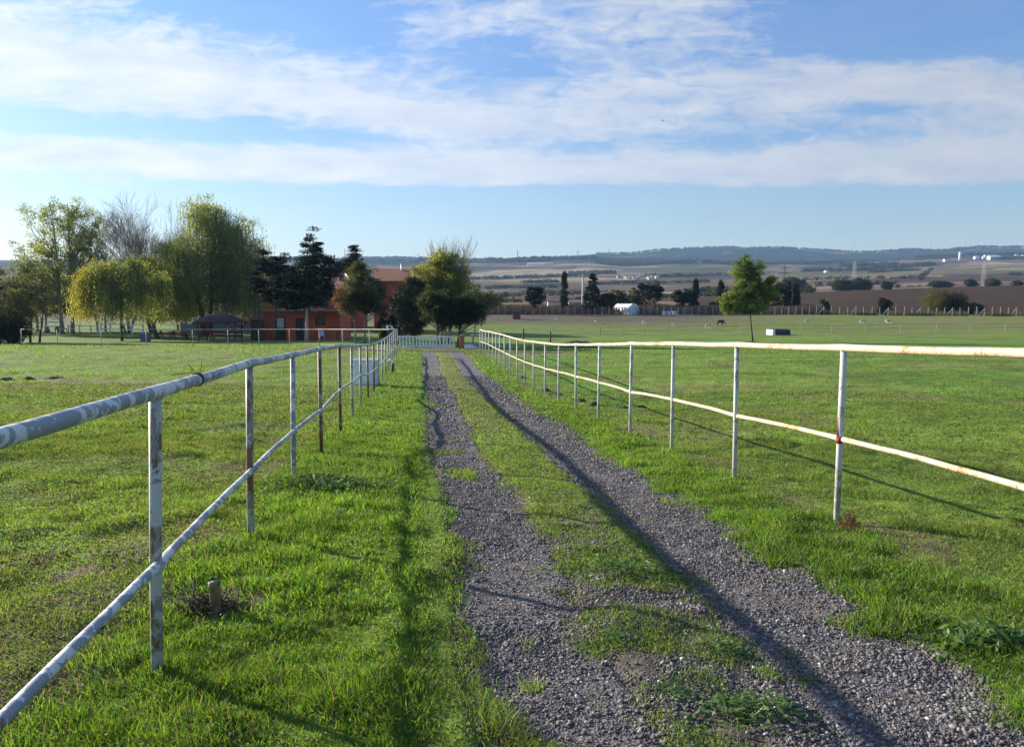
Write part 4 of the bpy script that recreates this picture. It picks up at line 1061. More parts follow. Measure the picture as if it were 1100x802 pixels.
# the clump at the end of the drive
tree('conifer_tree', 'dark dense evergreen at the left of the clump behind the white picket fence', 447, 60, 5.6, dict(
    r=.13, trunk_top=.9, fork=.12, clumps=170, leaves=70, size=.45, leaf=.11, limbs=.4, lobes=[(-.2, 0, 3.4, 1.6, 1.8), (-.8, 0, 2.0, 1.7, 1.5), (-.1, 0, 4.7, .8, .7), (-1.2, 0, 3.2, .9, .9)], cols=[(.030, .042, .028), (.022, .031, .022), (.042, .052, .032)], mat=NEEDLE, zmin=.8), seed=31)
tree('evergreen_tree', 'low dark round evergreen on a thin trunk in the middle of the clump', 470, 57.5, 4.6, dict(
    r=.10, trunk_top=.75, fork=.25, clumps=150, leaves=70, size=.42, leaf=.105, limbs=.5, lobes=[(.2, 0, 2.7, 1.5, 1.2), (-.5, 0, 3.4, 1.0, .8), (.9, 0, 2.4, 1.1, .9)], cols=[(.042, .056, .034), (.028, .040, .027), (.058, .070, .040)], zmin=1.1), seed=32)
tree('evergreen_tree', 'dark evergreen with a forked trunk beside the orange pillar', 491, 58, 4.4, dict(
    r=.11, trunk_top=.75, fork=.25, lean=(.35, 0, 0), clumps=160, leaves=70, size=.42, leaf=.105, limbs=.5, lobes=[(.3, 0, 2.8, 1.3, 1.2), (1.1, 0, 2.5, 1.1, .9), (-.5, 0, 2.8, 1.0, .9)], cols=[(.036, .050, .030), (.025, .036, .025), (.052, .062, .038)], zmin=1.0), seed=33)
tree('sunlit_tree', 'yellow green tree with a sunlit left side rising above the dark clump', 474, 66, 7.6, dict(
    r=.16, trunk_top=.8, fork=.25, bark=BARK_G, clumps=250, leaves=62, size=.48, leaf=.125, limbs=.6, rise=.9, fill=.5,
    lobes=[(-1.0, 0, 5.8, 2.0, 1.5), (.9, 0, 6.2, 1.7, 1.5), (-2.2, 0, 5.2, 1.4, 1.4), (.1, 0, 4.2, 2.8, 1.6), (1.4, 0, 4.6, 1.6, 1.4), (0, 0, 7.2, 1.3, .8)], cols=[(.25, .27, .08), (.20, .23, .075), (.31, .30, .09), (.16, .19, .065)], zmin=2), seed=34)
twig_tree('bare_tree', 'leafless tree whose pale twigs fan out above the yellow green tree at the drive end', 482, 67.5, 9.3, 52, .26, mat=BARK_G, levels=3, stems=8, r=.08, leaves=(1600, .12, [(.12, .12, .04), (.14, .12, .05)], 6.5))
tree('loose_tree', 'loose pale green tree reaching out right of the dark clump', 506, 63, 5.6, dict(
    r=.10, trunk_top=.8, fork=.3, lean=(.8, 0, 0), bark=BARK_G, clumps=120, leaves=46, size=.42, leaf=.12, limbs=.8, rise=.7, fill=.7,
    lobes=[(.6, 0, 4.0, 1.2, 1.0), (1.5, 0, 3.6, 1.1, .8), (.2, 0, 3.0, 1.0, .9)], cols=[(.22, .24, .10), (.18, .20, .09), (.26, .26, .13)], zmin=1.2), seed=37)
# lone tree in the right pasture
tree('lone_tree', 'bright green young tree standing alone in the right pasture on a thin trunk', 809, 76, 8.6, dict(
    r=.115, trunk_top=.88, lean=(-.75, 0, 0), fork=.33, bark=BARK, clumps=260, leaves=70, size=.46, leaf=.13, limbs=.6, rise=1.0, fill=.5,
    lobes=[(-1.1, 0, 6.9, 1.1, 1.1), (-.2, 0, 6.6, .8, 1.0), (-.7, 0, 5.4, 1.7, 1.0), (-1.9, 0, 4.3, 1.5, .9), (1.0, 0, 4.8, 1.5, 1.1), (-.5, 0, 3.6, 2.0, .7), (-.95, 0, 8.0, .5, .5), (1.5, 0, 6.0, .6, .7), (-2.5, 0, 3.3, .9, .5), (.4, 0, 7.4, .4, .6)],
    cols=[(.15, .205, .048), (.12, .17, .043), (.20, .245, .055), (.085, .125, .040)], zmin=2.3), seed=41)
x_, y_ = wx(808, 75.5), 75.5
heap('mulch_ring', 'dark ring of dug soil at the foot of the lone tree', x_, y_, .75, .10, None, cat='soil ring')

# row of conifers along the concrete fence
def row_tree(label, u, vb, vt, wpx, kind, seed, Y=146, name='conifer_tree'):
    x = wx(u, Y); z0 = hz(x, Y); hgt = zv(vt, Y) - z0; rw = wpx / F * Y / 2
    if kind == 'column':
        cfg = dict(r=.10, trunk_top=.9, fork=.1, clumps=110, leaves=46, size=.42, leaf=.2, limbs=.1, cone=.42, flat=1.3, lobes=[(0, 0, hgt * .56, rw * .8, hgt * .44)], cols=G_DARK, mat=NEEDLE, zmin=.8)
        name = 'cypress_tree'
    elif kind == 'round':
        cfg = dict(r=.14, trunk_top=.8, fork=.2, clumps=90, leaves=50, size=.6, leaf=.24, limbs=.3, flat=.5, lobes=[(0, 0, hgt * .55, rw, hgt * .33), (-rw * .4, 0, hgt * .7, rw * .6, hgt * .2), (rw * .35, 0, hgt * .76, rw * .5, hgt * .2)], cols=G_DARK, mat=NEEDLE, zmin=1.1)
    else:
        cfg = dict(r=.14, trunk_top=.95, fork=.15, clumps=130, leaves=46, size=.5, leaf=.22, limbs=.3, flat=.4, cone=.75, lobes=[(0, 0, hgt * .58, rw * 1.15, hgt * .42)], cols=G_DARK, mat=NEEDLE, zmin=1.1)
    return tree(name, label, u, Y, hgt, cfg, group='dark conifers along the concrete fence', seed=seed)
row_tree('small bushy conifer farthest left in the row along the concrete fence', 575, 332, 304, 19, 'round', 51)
row_tree('slim pointed cypress left of the pale utility pole', 606, 336, 293, 9, 'column', 52, 150)
row_tree('feathery tall conifer right of the pale utility pole', 636, 336, 294, 20, 'cone', 53, 148)
row_tree('low round conifer just left of the white arched greenhouse', 652, 336, 314, 17, 'round', 54, 148)
row_tree('wide spiky conifer rising behind the white greenhouse', 697, 334, 300, 33, 'round', 55, 150)
row_tree('bushy conifer leaning on a slim cypress left of the lone tree', 733, 333, 308, 22, 'round', 56, 152)
row_tree('narrow cypress joined to the bushy conifer left of the lone tree', 746, 333, 301, 9, 'column', 57, 152)
row_tree('dark cypress half hidden behind the left side of the lone tree', 773, 333, 303, 12, 'column', 58, 156)
row_tree('broad dark conifer directly behind the right side of the lone tree', 831, 331, 300, 30, 'round', 59, 158)
row_tree('slender cypress, the left one of the pair right of the lone tree', 845, 330, 304, 8, 'column', 60, 156)
row_tree('stouter cypress at the right end of the conifer row', 854, 330, 306, 9, 'column', 61, 156)
def bush(label, u, Y, vt, wpx, cols, seed, name='bush', warm=None, vb=None, group=None, leafs=60):
    x = wx(u, Y); z0 = hz(x, Y); hgt = zv(vt, Y) - z0; rw = wpx / F * Y / 2
    cfg = dict(r=.08, trunk_top=.7, fork=.1, stems=[(-rw * .2, 0), (rw * .2, .2)], clumps=int(70 + 26 * rw), leaves=leafs, size=max(.3, rw * .26), leaf=max(.12, Y * .0013), limbs=.3, flat=.8,
               lobes=[(-rw * .3, 0, hgt * .5, rw * .68, hgt * .48), (rw * .35, 0, hgt * .42, rw * .62, hgt * .42)], cols=cols, zmin=.15)
    if warm: cfg['warm'] = warm
    return tree(name, label, u, Y, hgt, cfg, cat='bush', seed=seed, group=group)
GB = [(.030, .034, .018), (.024, .028, .017), (.042, .044, .020)]
bush('largest bush at the ploughed field edge, left half coloured sunlit olive, right half dark', 1014, 158, 310.5, 48, GB, 71, warm=(lambda p: -1.2 * p[:, 0] - 2.2, (.11, .105, .03)))  # olive on the left half paints in the sunlit side
bush('dark shrub left of the drive end clump, at the foot of the red house', 419, 62, 333, 26, [(.028, .034, .022), (.04, .046, .03)], 79, leafs=80)
bush('low dense bush on the ground at the left edge under the olive tree', 6, 63, 333, 54, [(.05, .055, .035), (.065, .065, .042), (.038, .045, .03)], 78, leafs=80)
bush('small dark bush to the right of the largest bush', 1046, 158, 325, 19, G_OLIVE, 72)
bush('small rounded bush on the fence line left of the largest bush', 948.5, 158, 319, 16, GB, 73)
bush('narrow yellowish bush beside the right end of the conifer row', 884, 160, 320.5, 12, [(.10, .095, .035), (.075, .075, .03)], 74)
bush('yellow green bush behind the low round conifer by the greenhouse', 664, 162, 309, 22, [(.13, .125, .045), (.10, .10, .04)], 75)
bush('pale bush just left of the spiky conifer behind the greenhouse', 683, 160, 308, 18, [(.10, .105, .045), (.085, .085, .04)], 76)
bush('low dark bush between the cypress pair and the lone tree', 766, 160, 322, 12, G_OLIVE, 77)
# ------------------------------------------------------------------ buildings on the left
def brickish(name, col, dark=.7):
    m, t, b = material(name); p = t.coord()
    n = t.noise(p, 1.2, 6, .65); n2 = t.noise(p, 14, 4)
    c = t.mix(t.step(n, .4, .7), col, tuple(c_ * dark for c_ in col))
    c = t.mix(1.0, c, t.ramp(n2, [(.3, .85), (.7, 1.12)]), 'MULTIPLY')
    t.put(b.inputs['Base Color'], c); b.inputs['Roughness'].default_value = .9
    t.put(b.inputs['Normal'], t.bump(n2, .3, .02)); return m
WALL = brickish('orange_red_render', (.56, .115, .055), .82)
WALL2 = brickish('dark_red_render', (.42, .085, .055), .82)
def tile_mat():
    m, t, b = material('clay_roof_tiles'); p = t.coord()
    wv = t.n('ShaderNodeTexWave', wave_type='BANDS', bands_direction='X'); t.put(wv.inputs[0], p); wv.inputs['Scale'].default_value = 1.6
    n = t.noise(p, 3, 5, .6)
    t.put(b.inputs['Base Color'], t.mix(1.0, t.ramp(n, [(.3, (.20, .070, .040)), (.7, (.31, .115, .065))]), t.ramp(wv.outputs['Fac'], [(0, .7), (.6, 1.1)]), 'MULTIPLY'))
    b.inputs['Roughness'].default_value = .9; t.put(b.inputs['Normal'], t.bump(wv.outputs['Fac'], .8, .06)); return m
TILE = tile_mat()
BROWN = simple('brown_timber', (.10, .055, .035), .8, .3, 8)
SLAB = simple('roof_slab', (.20, .14, .11), .9, .25, 3)
DOORM = simple('dark_door', (.035, .028, .028), .6, .3, 5)
GLASS = simple('dark_glass', (.02, .022, .025), .2, .2, 3, 0)
PANEL = simple('pale_panel', (.52, .56, .60), .5, .15, 6, 0)
WHITE = simple('white_paint', (.70, .70, .68), .5, .1, 6, .1)
GREYW = simple('grey_block', (.26, .27, .29), .9, .15, 2)
REDW = simple('red_timber', (.26, .035, .035), .7, .25, 8)
DROOF = simple('dark_roof_sheet', (.050, .030, .027), .8, .25, 3)

# small red cottage
Yb = 75.0; x0, x1 = wx(283, Yb), wx(365, Yb); zg = hz((x0 + x1) / 2, Yb + 1) ; W = x1 - x0; Hh = zv(335.2, Yb) - zg
root = empty('cottage', ((x0 + x1) / 2, Yb, zg), 0, 'small single storey red cottage with a flat roof, door with pale panel and dark window', 'cottage')
lx = lambda u: wx(u, Yb) - (x0 + x1) / 2
lz = lambda v: zv(v, Yb) - zg
# wall built as panels round its openings, so doors and the window sit in real recesses
def wall_with_holes(m, xa, xb, za, zb, holes, yf, th):
    xs = sorted({xa, xb, *[h[0] for h in holes], *[h[1] for h in holes]}); zs = sorted({za, zb, *[h[2] for h in holes], *[h[3] for h in holes]})
    for a, b in zip(xs[:-1], xs[1:]):
        for c, d in zip(zs[:-1], zs[1:]):
            mx_, mz_ = (a + b) / 2, (c + d) / 2
            if any(h[0] < mx_ < h[1] and h[2] < mz_ < h[3] for h in holes): continue
            m.box((mx_, yf + th / 2, mz_), (b - a, th, d - c))
doors = [(lx(294.6), lx(307.2), -.3, lz(340)), (lx(318), lx(326.5), -.3, lz(341.5))]; win = (lx(339), lx(350), lz(349.5), lz(339.2))
m = MB(); wall_with_holes(m, -W / 2, W / 2, -.3, Hh, doors + [win], 0, .25)
m.box((-W / 2 + .125, 2.63, Hh / 2 - .15), (.25, 4.74, Hh + .3)); m.box((W / 2 - .125, 2.63, Hh / 2 - .15), (.25, 4.74, Hh + .3)); m.box((0, 5.13, Hh / 2 - .15), (W, .25, Hh + .3))
m.build('wall', WALL, root)
m = MB().box((0, 2.55, Hh + .09), (W + .7, 6.0, .18), bev=.03); m.build('roof', SLAB, root)
for i, d in enumerate(doors):
    m = MB().box(((d[0] + d[1]) / 2, .12, (d[2] + d[3]) / 2), (d[1] - d[0] - .01, .06, d[3] - d[2] - .01)); dm = m.build('door', DOORM, root)
    if i == 0: MB().box(((d[0] + d[1]) / 2 + .05, .075, d[3] - .62), (.68, .03, .95), bev=.01).build('panel', PANEL, dm)
    MB().box((d[1] - .12, .07, 1.0), (.05, .05, .14)).build('handle', DARK, dm)
wo_ = MB().box(((win[0] + win[1]) / 2, .16, (win[2] + win[3]) / 2), (win[1] - win[0], .03, win[3] - win[2])).build('window', GLASS, root)
def ring_frame(cx, y, cz, w_, h_, b, mat, par):
    o_ = [(-w_ / 2, -h_ / 2), (w_ / 2, -h_ / 2), (w_ / 2, h_ / 2), (-w_ / 2, h_ / 2)]; i_ = [(x_ - math.copysign(b, x_), z_ - math.copysign(b, z_)) for x_, z_ in o_]
    vs = [(cx + x_, yy, cz + z_) for yy in (y, y + .04) for ringp in (o_, i_) for x_, z_ in ringp]; fs = []
    for k in range(4):
        n = (k + 1) % 4
        fs += [(k, n, 4 + n, 4 + k), (8 + n, 8 + k, 12 + k, 12 + n), (n, k, 8 + k, 8 + n), (4 + k, 4 + n, 12 + n, 12 + k)]
    return MB().add(vs, fs).build('frame', mat, par)
ring_frame((win[0] + win[1]) / 2, .09, (win[2] + win[3]) / 2, win[1] - win[0] - .012, win[3] - win[2] - .012, .07, BROWN, wo_)
MB().box((lx(352), -.5, .28), (lx(362) - lx(343), .5, 1.1)).build('low_wall', WALL, root)
# boards and tubs on its roof
for k, (u, w_, h_, mt, lab, cat, nm) in enumerate(((304, .45, .16, PANEL, 'pale flat crate lying on the left part of the cottage roof', 'crate', 'roof_crate'), (334, .55, .42, WHITE, 'white bucket standing on the cottage roof above the whitewashed trunk', 'bucket', 'bucket'), (343, .5, .2, PANEL, 'low pale basin on the cottage roof right of the bucket', 'basin', 'basin'))):
    if nm == 'bucket': o = loft([[(r_ * math.cos(a_ * .524), r_ * math.sin(a_ * .524), z_) for a_ in range(12)] for r_, z_ in ((.18, 0), (.24, .40), (.265, .41), (.265, .45), (.225, .44), (.17, .05))]).build(nm, mt, None)
    elif nm == 'basin': o = loft([[(r_ * math.cos(a_ * .524), r_ * math.sin(a_ * .524), z_) for a_ in range(12)] for r_, z_ in ((.22, 0), (.33, .18), (.36, .19), (.31, .17), (.2, .04))]).build(nm, mt, None)
    else:
        m = MB().box((0, 0, .02), (w_, .4, .04))
        for s_ in (-1, 1): m.box((0, s_ * .19, .12), (w_, .02, .16)); m.box((s_ * (w_ / 2 - .01), 0, .12), (.02, .36, .16))
        o = m.build(nm, mt, None)
    o.location = ((x0 + x1) / 2 + lx(u), Yb + .4, zg + Hh + .18); tag(o, lab, cat)
# chair by the cottage
def chair(label, u, Y, mat, rz=0):
    x = wx(u, Y); r_ = empty('garden_chair', (x, Y, hz(x, Y)), rz, label, 'chair')
    MB().box((0, 0, .42), (.46, .44, .04), bev=.01).build('seat', mat, r_); MB().box((0, .21, .70), (.46, .035, .50), 0, Matrix.Rotation(-.15, 3, 'X')).build('backrest', mat, r_)
    for sx_ in (-1, 1):
        for sy_ in (-1, 1): MB().tube([(sx_ * .20, sy_ * .19, .41), (sx_ * .23, sy_ * .22, 0)], .022, 6).build('leg', mat, r_)
    return r_
chair('bluish white garden chair at the front wall of the red cottage', 346, 73.8, PANEL, .3)

# long barn behind and the tiled house to its right
def gable_house(name, label, u0, u1, Y, v_eave, v_ridge, depth, wallm, roofm, hip=0.0, over=.4, extras=None):
    xa, xb = wx(u0, Y), wx(u1, Y); xm = (xa + xb) / 2; z0 = hz(xm, Y); W_ = xb - xa
    e = zv(v_eave, Y) - z0; r_ = zv(v_ridge, Y + depth / 2) - z0
    root = empty(name, (xm, Y, z0), 0, label, 'house' if name == 'house' else 'barn')
    m = MB()
    pts = [(-W_ / 2, 0, -.4), (W_ / 2, 0, -.4), (W_ / 2, depth, -.4), (-W_ / 2, depth, -.4), (-W_ / 2, 0, e), (W_ / 2, 0, e), (W_ / 2, depth, e), (-W_ / 2, depth, e), (-W_ / 2, depth / 2, r_ - .12), (W_ / 2 - hip, depth / 2, r_ - .12)]
    m.add(pts, [(0, 1, 5, 4), (2, 3, 7, 6), (1, 2, 6, 5) if hip else (1, 2, 6, 9, 5), (3, 0, 4, 8, 7)])
    m.build('wall', wallm, root)
    th = .16; ez = e + .02
    A_ = [(-W_ / 2 - over, -over, ez - over * (r_ - e) / (depth / 2)), (W_ / 2 + over, -over, ez - over * (r_ - e) / (depth / 2)), (W_ / 2 + over - hip, depth / 2, r_), (-W_ / 2 - over, depth / 2, r_)]
    B_ = [(p[0], depth - p[1], p[2]) for p in A_[:2]]
    top = A_ + B_; bot = [(p[0], p[1], p[2] - th) for p in top]; n_ = 6
    fs = [(0, 1, 2, 3), (3, 2, 5, 4), (6 + 3, 6 + 2, 6 + 1, 6 + 0), (6 + 4, 6 + 5, 6 + 2, 6 + 3), (0, 6, 7, 1), (5, 11, 10, 4), (3, 9, 6, 0), (4, 10, 9, 3)]
    fs += [(1, 5, 2), (8, 11, 7), (1, 7, 11, 5)] if hip else [(1, 7, 8, 2), (2, 8, 11, 5)]
    m = MB().add(top + bot, fs); rf = m.build('roof', roofm, root)
    return root, rf, W_, e, r_
br, brf, W_, e_, r_ = gable_house('barn', 'long dark red barn with a clay tiled roof behind the conifers and the cottage', 262, 381, 99, 309, 294.5, 9, WALL2, TILE, hip=2.4)
for k in range(5):
    xk = -W_ / 2 + 1.4 + k * 3.0
    wd = MB().box((xk, -.015, e_ * .62), (1.1, .07, .9)).build('window', GLASS, br); MB().box((xk, -.05, e_ * .62 - .5), (1.3, .12, .08)).build('sill', SLAB, wd)
    ring_frame(xk, -.06, e_ * .62, 1.1, .9, .06, BROWN, wd)
m = MB().box((wx(363.5, 99) - (wx(262, 99) + wx(381, 99)) / 2, 2.6, r_ - .55), (.6, .6, 1.2), bev=.02); m.box((wx(363.5, 99) - (wx(262, 99) + wx(381, 99)) / 2, 2.6, r_ + .1), (.75, .75, .12)); m.build('chimney', SLAB, brf)
m = MB().tube([(W_ / 2 - 2.0, 4.5, r_ + .05), (W_ / 2 + .5, -.45, e_ - .2)], .09, 6); m.build('sunlit_verge', PANEL, brf)  # pale strip added to paint in the sunlit roof edge
hr_, hrf, W2, e2, r2 = gable_house('house', 'red walled house with an orange tiled roof between the olive and yellow green trees', 402, 447, 94, 300.4, 288.3, 7, WALL2, TILE)
for u in (411, 436):
    xk = wx(u, 94) - (wx(402, 94) + wx(447, 94)) / 2
    wd = MB().box((xk, -.015, e2 * .75), (1.0, .07, 1.0)).build('window', GLASS, hr_); ring_frame(xk, -.06, e2 * .75, 1.0, 1.0, .06, BROWN, wd)
xk = wx(429, 94) - (wx(402, 94) + wx(447, 94)) / 2
m = MB().tube([(xk, 3.0, r2 - .7), (xk, 3.0, r2 + .45)], .17, 10); m.tube([(xk, 3.0, r2 + .45), (xk, 3.0, r2 + .55)], [.22, .12], 10); m.build('chimney', WHITE, hrf, True)
# grey block wall behind the gazebo
xa, xb = wx(196, 92), wx(284, 92)
m = MB(); n_ = 6
for k in range(n_):
    xc = xa + (xb - xa) * (k + .5) / n_; m.box((xc, 92, hz(xc, 92) + .45), ((xb - xa) / n_ - .012, .2, 1.3)); 
for k in range(n_ + 1):
    xc = xa + (xb - xa) * k / n_; m.box((xc, 91.87, hz(xc, 92) + .55), (.3, .05, 1.5))
tag(m.build('block_wall', GREYW, None), 'bluish grey block wall behind the gazebo and under the large willow', 'wall')
# shed and lattice mast left of the cottage
Ys = 73.2; xs_ = wx(277.2, Ys)
root = empty('shed', (xs_, Ys, hz(xs_, Ys)), 0, 'narrow brown timber shed against the left end of the red cottage', 'shed')
m = MB(); [m.box((-.45 + .18 * k, -.44, .95), (.165, .03, 2.0)) for k in range(6)]; m.box((0, .02, .93), (1.04, .86, 2.0)); m.build('wall', BROWN, root)
MB().add([(-.65, -.65, 1.93), (.65, -.65, 1.93), (.65, .6, 2.15), (-.65, .6, 2.15), (-.65, -.65, 2.0), (.65, -.65, 2.0), (.65, .6, 2.22), (-.65, .6, 2.22)], [(3, 2, 1, 0), (4, 5, 6, 7), (0, 1, 5, 4), (1, 2, 6, 5), (2, 3, 7, 6), (3, 0, 4, 7)]).build('roof', DROOF, root)
def lattice(name, label, u, Y, v_top, w0, w1, n, mat, cat, arms=(), rr=.03, group=None, v_base=None):
    x = wx(u, Y); z0 = hz(x, Y); h = zv(v_top, Y) - z0
    root = empty(name, (x, Y, z0 - .1), 0, label, cat, group)
    legs = MB(); br_ = MB(); L = []
    for sx_, sy_ in ((-1, -1), (1, -1), (1, 1), (-1, 1)):
        legs.tube([(sx_ * w0 / 2, sy_ * w0 / 2, 0), (sx_ * w1 / 2, sy_ * w1 / 2, h)], rr, 5)
    for k in range(n):
        f0, f1 = k / n, (k + 1) / n; a_ = w0 + (w1 - w0) * f0; b_ = w0 + (w1 - w0) * f1
        for (p, q_) in (((-1, -1), (1, -1)), ((1, -1), (1, 1)), ((1, 1), (-1, 1)), ((-1, 1), (-1, -1))):
            br_.tube([(p[0] * a_ / 2, p[1] * a_ / 2, f0 * h), (q_[0] * b_ / 2, q_[1] * b_ / 2, f1 * h)], rr * .4, 4)
            br_.tube([(p[0] * b_ / 2, p[1] * b_ / 2, f1 * h), (q_[0] * b_ / 2, q_[1] * b_ / 2, f1 * h)], rr * .4, 4)
    legs.build('frame', mat, root); br_.build('bracing', mat, root)
    for zf, w_ in arms:
        m = MB().tube([(-w_ / 2, 0, zf * h), (0, 0, zf * h + .25), (w_ / 2, 0, zf * h)], rr * 1.1, 5); m.tube([(-w_ / 2, 0, zf * h), (w_ / 2, 0, zf * h)], rr, 5); m.build('crossarm', mat, root)
    return root
lattice('lattice_mast', 'dark ladder like lattice mast standing at the left end of the red cottage', 277, 74.5, 300, .5, .4, 14, DARK, 'mast')
# gazebo
Yg = 71; xg = wx(237, Yg); root = empty('gazebo', (xg, Yg, hz(xg, Yg)), .1, 'open timber gazebo with a dark curved hipped roof and crossed braces', 'gazebo')
ring = []
for rr_, zz in ((2.25, 1.72), (1.95, 1.92), (1.5, 2.16), (.95, 2.40), (.35, 2.52), (.04, 2.56)): ring.append([(rr_ * math.cos(R(45 * k + 22.5)) * 1.12, rr_ * math.sin(R(45 * k + 22.5)), zz + (.05 if k % 2 else 0)) for k in range(8)])
under = [[(p[0] * .97, p[1] * .97, p[2] - .08) for p in ring[0]]]
loft(under + ring).build('roof', DROOF, root)
for sx_ in (-1, 1):
    for sy_ in (-1, 1):
        MB().tube([(sx_ * 1.6, sy_ * 1.3, -.1), (sx_ * 1.6, sy_ * 1.3, 1.85)], .07, 8).build('post', BROWN, root)
        m = MB().tube([(sx_ * 1.6, sy_ * 1.3, 1.05), (sx_ * .9, sy_ * 1.3, 1.82)], .045, 6); m.tube([(sx_ * 1.6, sy_ * 1.3, 1.05), (sx_ * 2.1, sy_ * 1.3, 1.72)], .045, 6); m.build('brace', BROWN, root)
m = MB(); [m.box((0, s_ * 1.3, z_), (3.1, .07, .16)) for s_ in (1,) for z_ in (.45, .75)]; [m.box((s_ * 1.6, 0, z_), (.07, 2.5, .16)) for s_ in (-1, 1) for z_ in (.45, .75)]; m.build('railing', REDW, root)
def picnic(label, u, Y, mat, sc=1.0, rz=0.0, group='red picnic tables under the willows'):
    x = wx(u, Y); r_ = empty('picnic_table', (x, Y, hz(x, Y)), rz, label, 'picnic table', group)
    m = MB(); [m.box((0, -.32 + .16 * k, .74 * sc), (1.8 * sc, .145, .045)) for k in range(5)]; m.build('tabletop', mat, r_)
    for s_ in (-1, 1):
        m = MB(); [m.box((0, s_ * (.66 + .08 * k2), .45 * sc), (1.8 * sc, .14, .04)) for k2 in (-1, 1)]; m.build('bench', mat, r_)
        m = MB()
        for q_ in (-1, 1): m.tube([(s_ * .62 * sc, q_ * .62, 0), (s_ * .62 * sc, q_ * .16, .71 * sc)], .05, 6)
        m.box((s_ * .62 * sc, 0, .40 * sc), (.06, 1.5, .09)); m.build('leg', mat, r_)
    return r_
picnic('red picnic table with benches under the roof of the gazebo', 236, 70.8, REDW, 1.15, .1)
picnic('red picnic table farthest left, behind the leaning willow trunk', 180, 80, REDW, 1.0, .2)
picnic('red picnic table right of the leaning willow trunk, nearest of the open air ones', 192, 76.5, REDW, 1.0, -.1)
picnic('brownish picnic table between the red tables and the gazebo', 206.5, 75, BROWN, .9, .3)
# swing frame with crossed legs by the leaning willow
# blue grey bin
Yq = 68; xq = wx(156.3, Yq); root = empty('waste_bin', (xq, Yq, hz(xq, Yq)), .1, 'blue grey square bin on the grass right of the middle willow trunk', 'bin')
BLUE = simple('blue_grey_plastic', (.10, .13, .19), .6, .2, 6, .1)
loft([[(-.33, -.30, -.02), (.33, -.30, -.02), (.33, .30, -.02), (-.33, .30, -.02)], [(-.38, -.34, .66), (.38, -.34, .66), (.38, .34, .66), (-.38, .34, .66)]]).build('body', BLUE, root)
MB().box((0, 0, .70), (.82, .74, .07), bev=.02).build('lid', BLUE, root)
# white board rails and paddock things far left
def rail_fence(name, label, pts, h, rails, mat, group=None, pr=.06, rh=.12, cat='fence'):
    b0 = (*pts[0], hz(*pts[0])); root = empty(name, b0, 0, label, cat, group); P_ = [Vector((x, y, hz(x, y))) - Vector(b0) for x, y in pts]
    for p in P_: MB().box(tuple(p + Vector((0, 0, h / 2 - .1))), (pr * 2, pr * 2, h + .2)).build('post', mat, root)
    for k, f in enumerate(rails):
        m = MB()
        for a, b in zip(P_[:-1], P_[1:]):
            d = b - a; c = (a + b) / 2 + Vector((0, -pr - .02, h * f)); m.box(tuple(c), (d.length - .01, .035, rh), math.atan2(d.y, d.x), Matrix.Rotation(-math.asin(d.z / d.length), 3, 'Y'))
        m.build('rail', mat, root)
    return root
rail_fence('board_fence', 'white board fence with wide rails behind the trunk of the middle willow', [(wx(u, y), y) for u, y in ((109, 90), (119, 89), (130, 88), (142, 87), (154, 86.5))], 1.25, (.9, .45), WHITE)
rail_fence('board_fence', 'low white board fence in front of the far left trees, running from the pale bench', [(wx(u, y), y) for u, y in ((74, 94), (86, 92.5), (98, 91), (106, 90))], .95, (.88,), WHITE)
# pale bench and parked white trailer at the far left
Yw = 93; xw = wx(56, Yw); root = empty('flatbed_trailer', (xw, Yw, hz(xw, Yw)), -.25, 'white flatbed trailer parked among the far left trees', 'trailer')
MB().box((0, 0, .75), (2.6, 1.2, .14), bev=.02).build('bed', WHITE, root)
m = MB(); [m.box((0, s_ * .6, 1.25), (2.6, .04, .14)) for s_ in (-1, 1)]; [m.box((q_ * 1.26, s_ * .6, 1.0), (.06, .05, .55)) for s_ in (-1, 1) for q_ in (-1, 1)]; m.build('side_rail', WHITE, root)
for s_ in (-1, 1): MB().tube([(.1, s_ * .66, .34), (.1, s_ * .78, .34)], .34, 14).build('wheel', DARK, root)
MB().tube([(1.3, 0, .7), (2.2, 0, .45), (2.25, 0, 0)], .05, 6).build('drawbar', DARK, root)

# ------------------------------------------------------------------ end of the drive
xa, xb = wx(427.5, 55.5), wx(489, 55); root = empty('picket_fence', (xa, 55.5, hz(xa, 55.5)), 0, 'low white picket fence at the end of the drive under the dark trees', 'fence')
n_ = 17; zt = zv(360.8, 55.3); m = MB()
o = Vector((xa, 55.5, hz(xa, 55.5)))
for k in range(n_):
    f = (k + .5) / n_; x = xa + (xb - xa) * f; y = 55.5 - .5 * f; z = hz(x, y); h = zt - z
    m = MB().add([(x - .055 - o.x, y - o.y - .02, z - .1 - o.z), (x + .055 - o.x, y - o.y - .02, z - .1 - o.z), (x + .055 - o.x, y - o.y - .02, z + h - o.z), (x - .055 - o.x, y - o.y - .02, z + h - o.z),
                  (x - .055 - o.x, y - o.y + .02, z - .1 - o.z), (x + .055 - o.x, y - o.y + .02, z - .1 - o.z), (x + .055 - o.x, y - o.y + .02, z + h - o.z), (x - .055 - o.x, y - o.y + .02, z + h - o.z)],
                 [(0, 1, 2, 3), (7, 6, 5, 4), (1, 5, 6, 2), (4, 0, 3, 7), (3, 2, 6, 7), (0, 4, 5, 1)])
    m.build('picket', WHITE, root)
m = MB(); mid = ((xa + xb) / 2 - o.x, -.25 + .045, 0); L = math.hypot(xb - xa, .5)
zb = hz((xa + xb) / 2, 55.25)
m.box((mid[0], mid[1] - .09, zt - .05 - o.z), (L, .04, .10), math.atan2(-.5, xb - xa)); m.build('top_rail', WHITE, root)
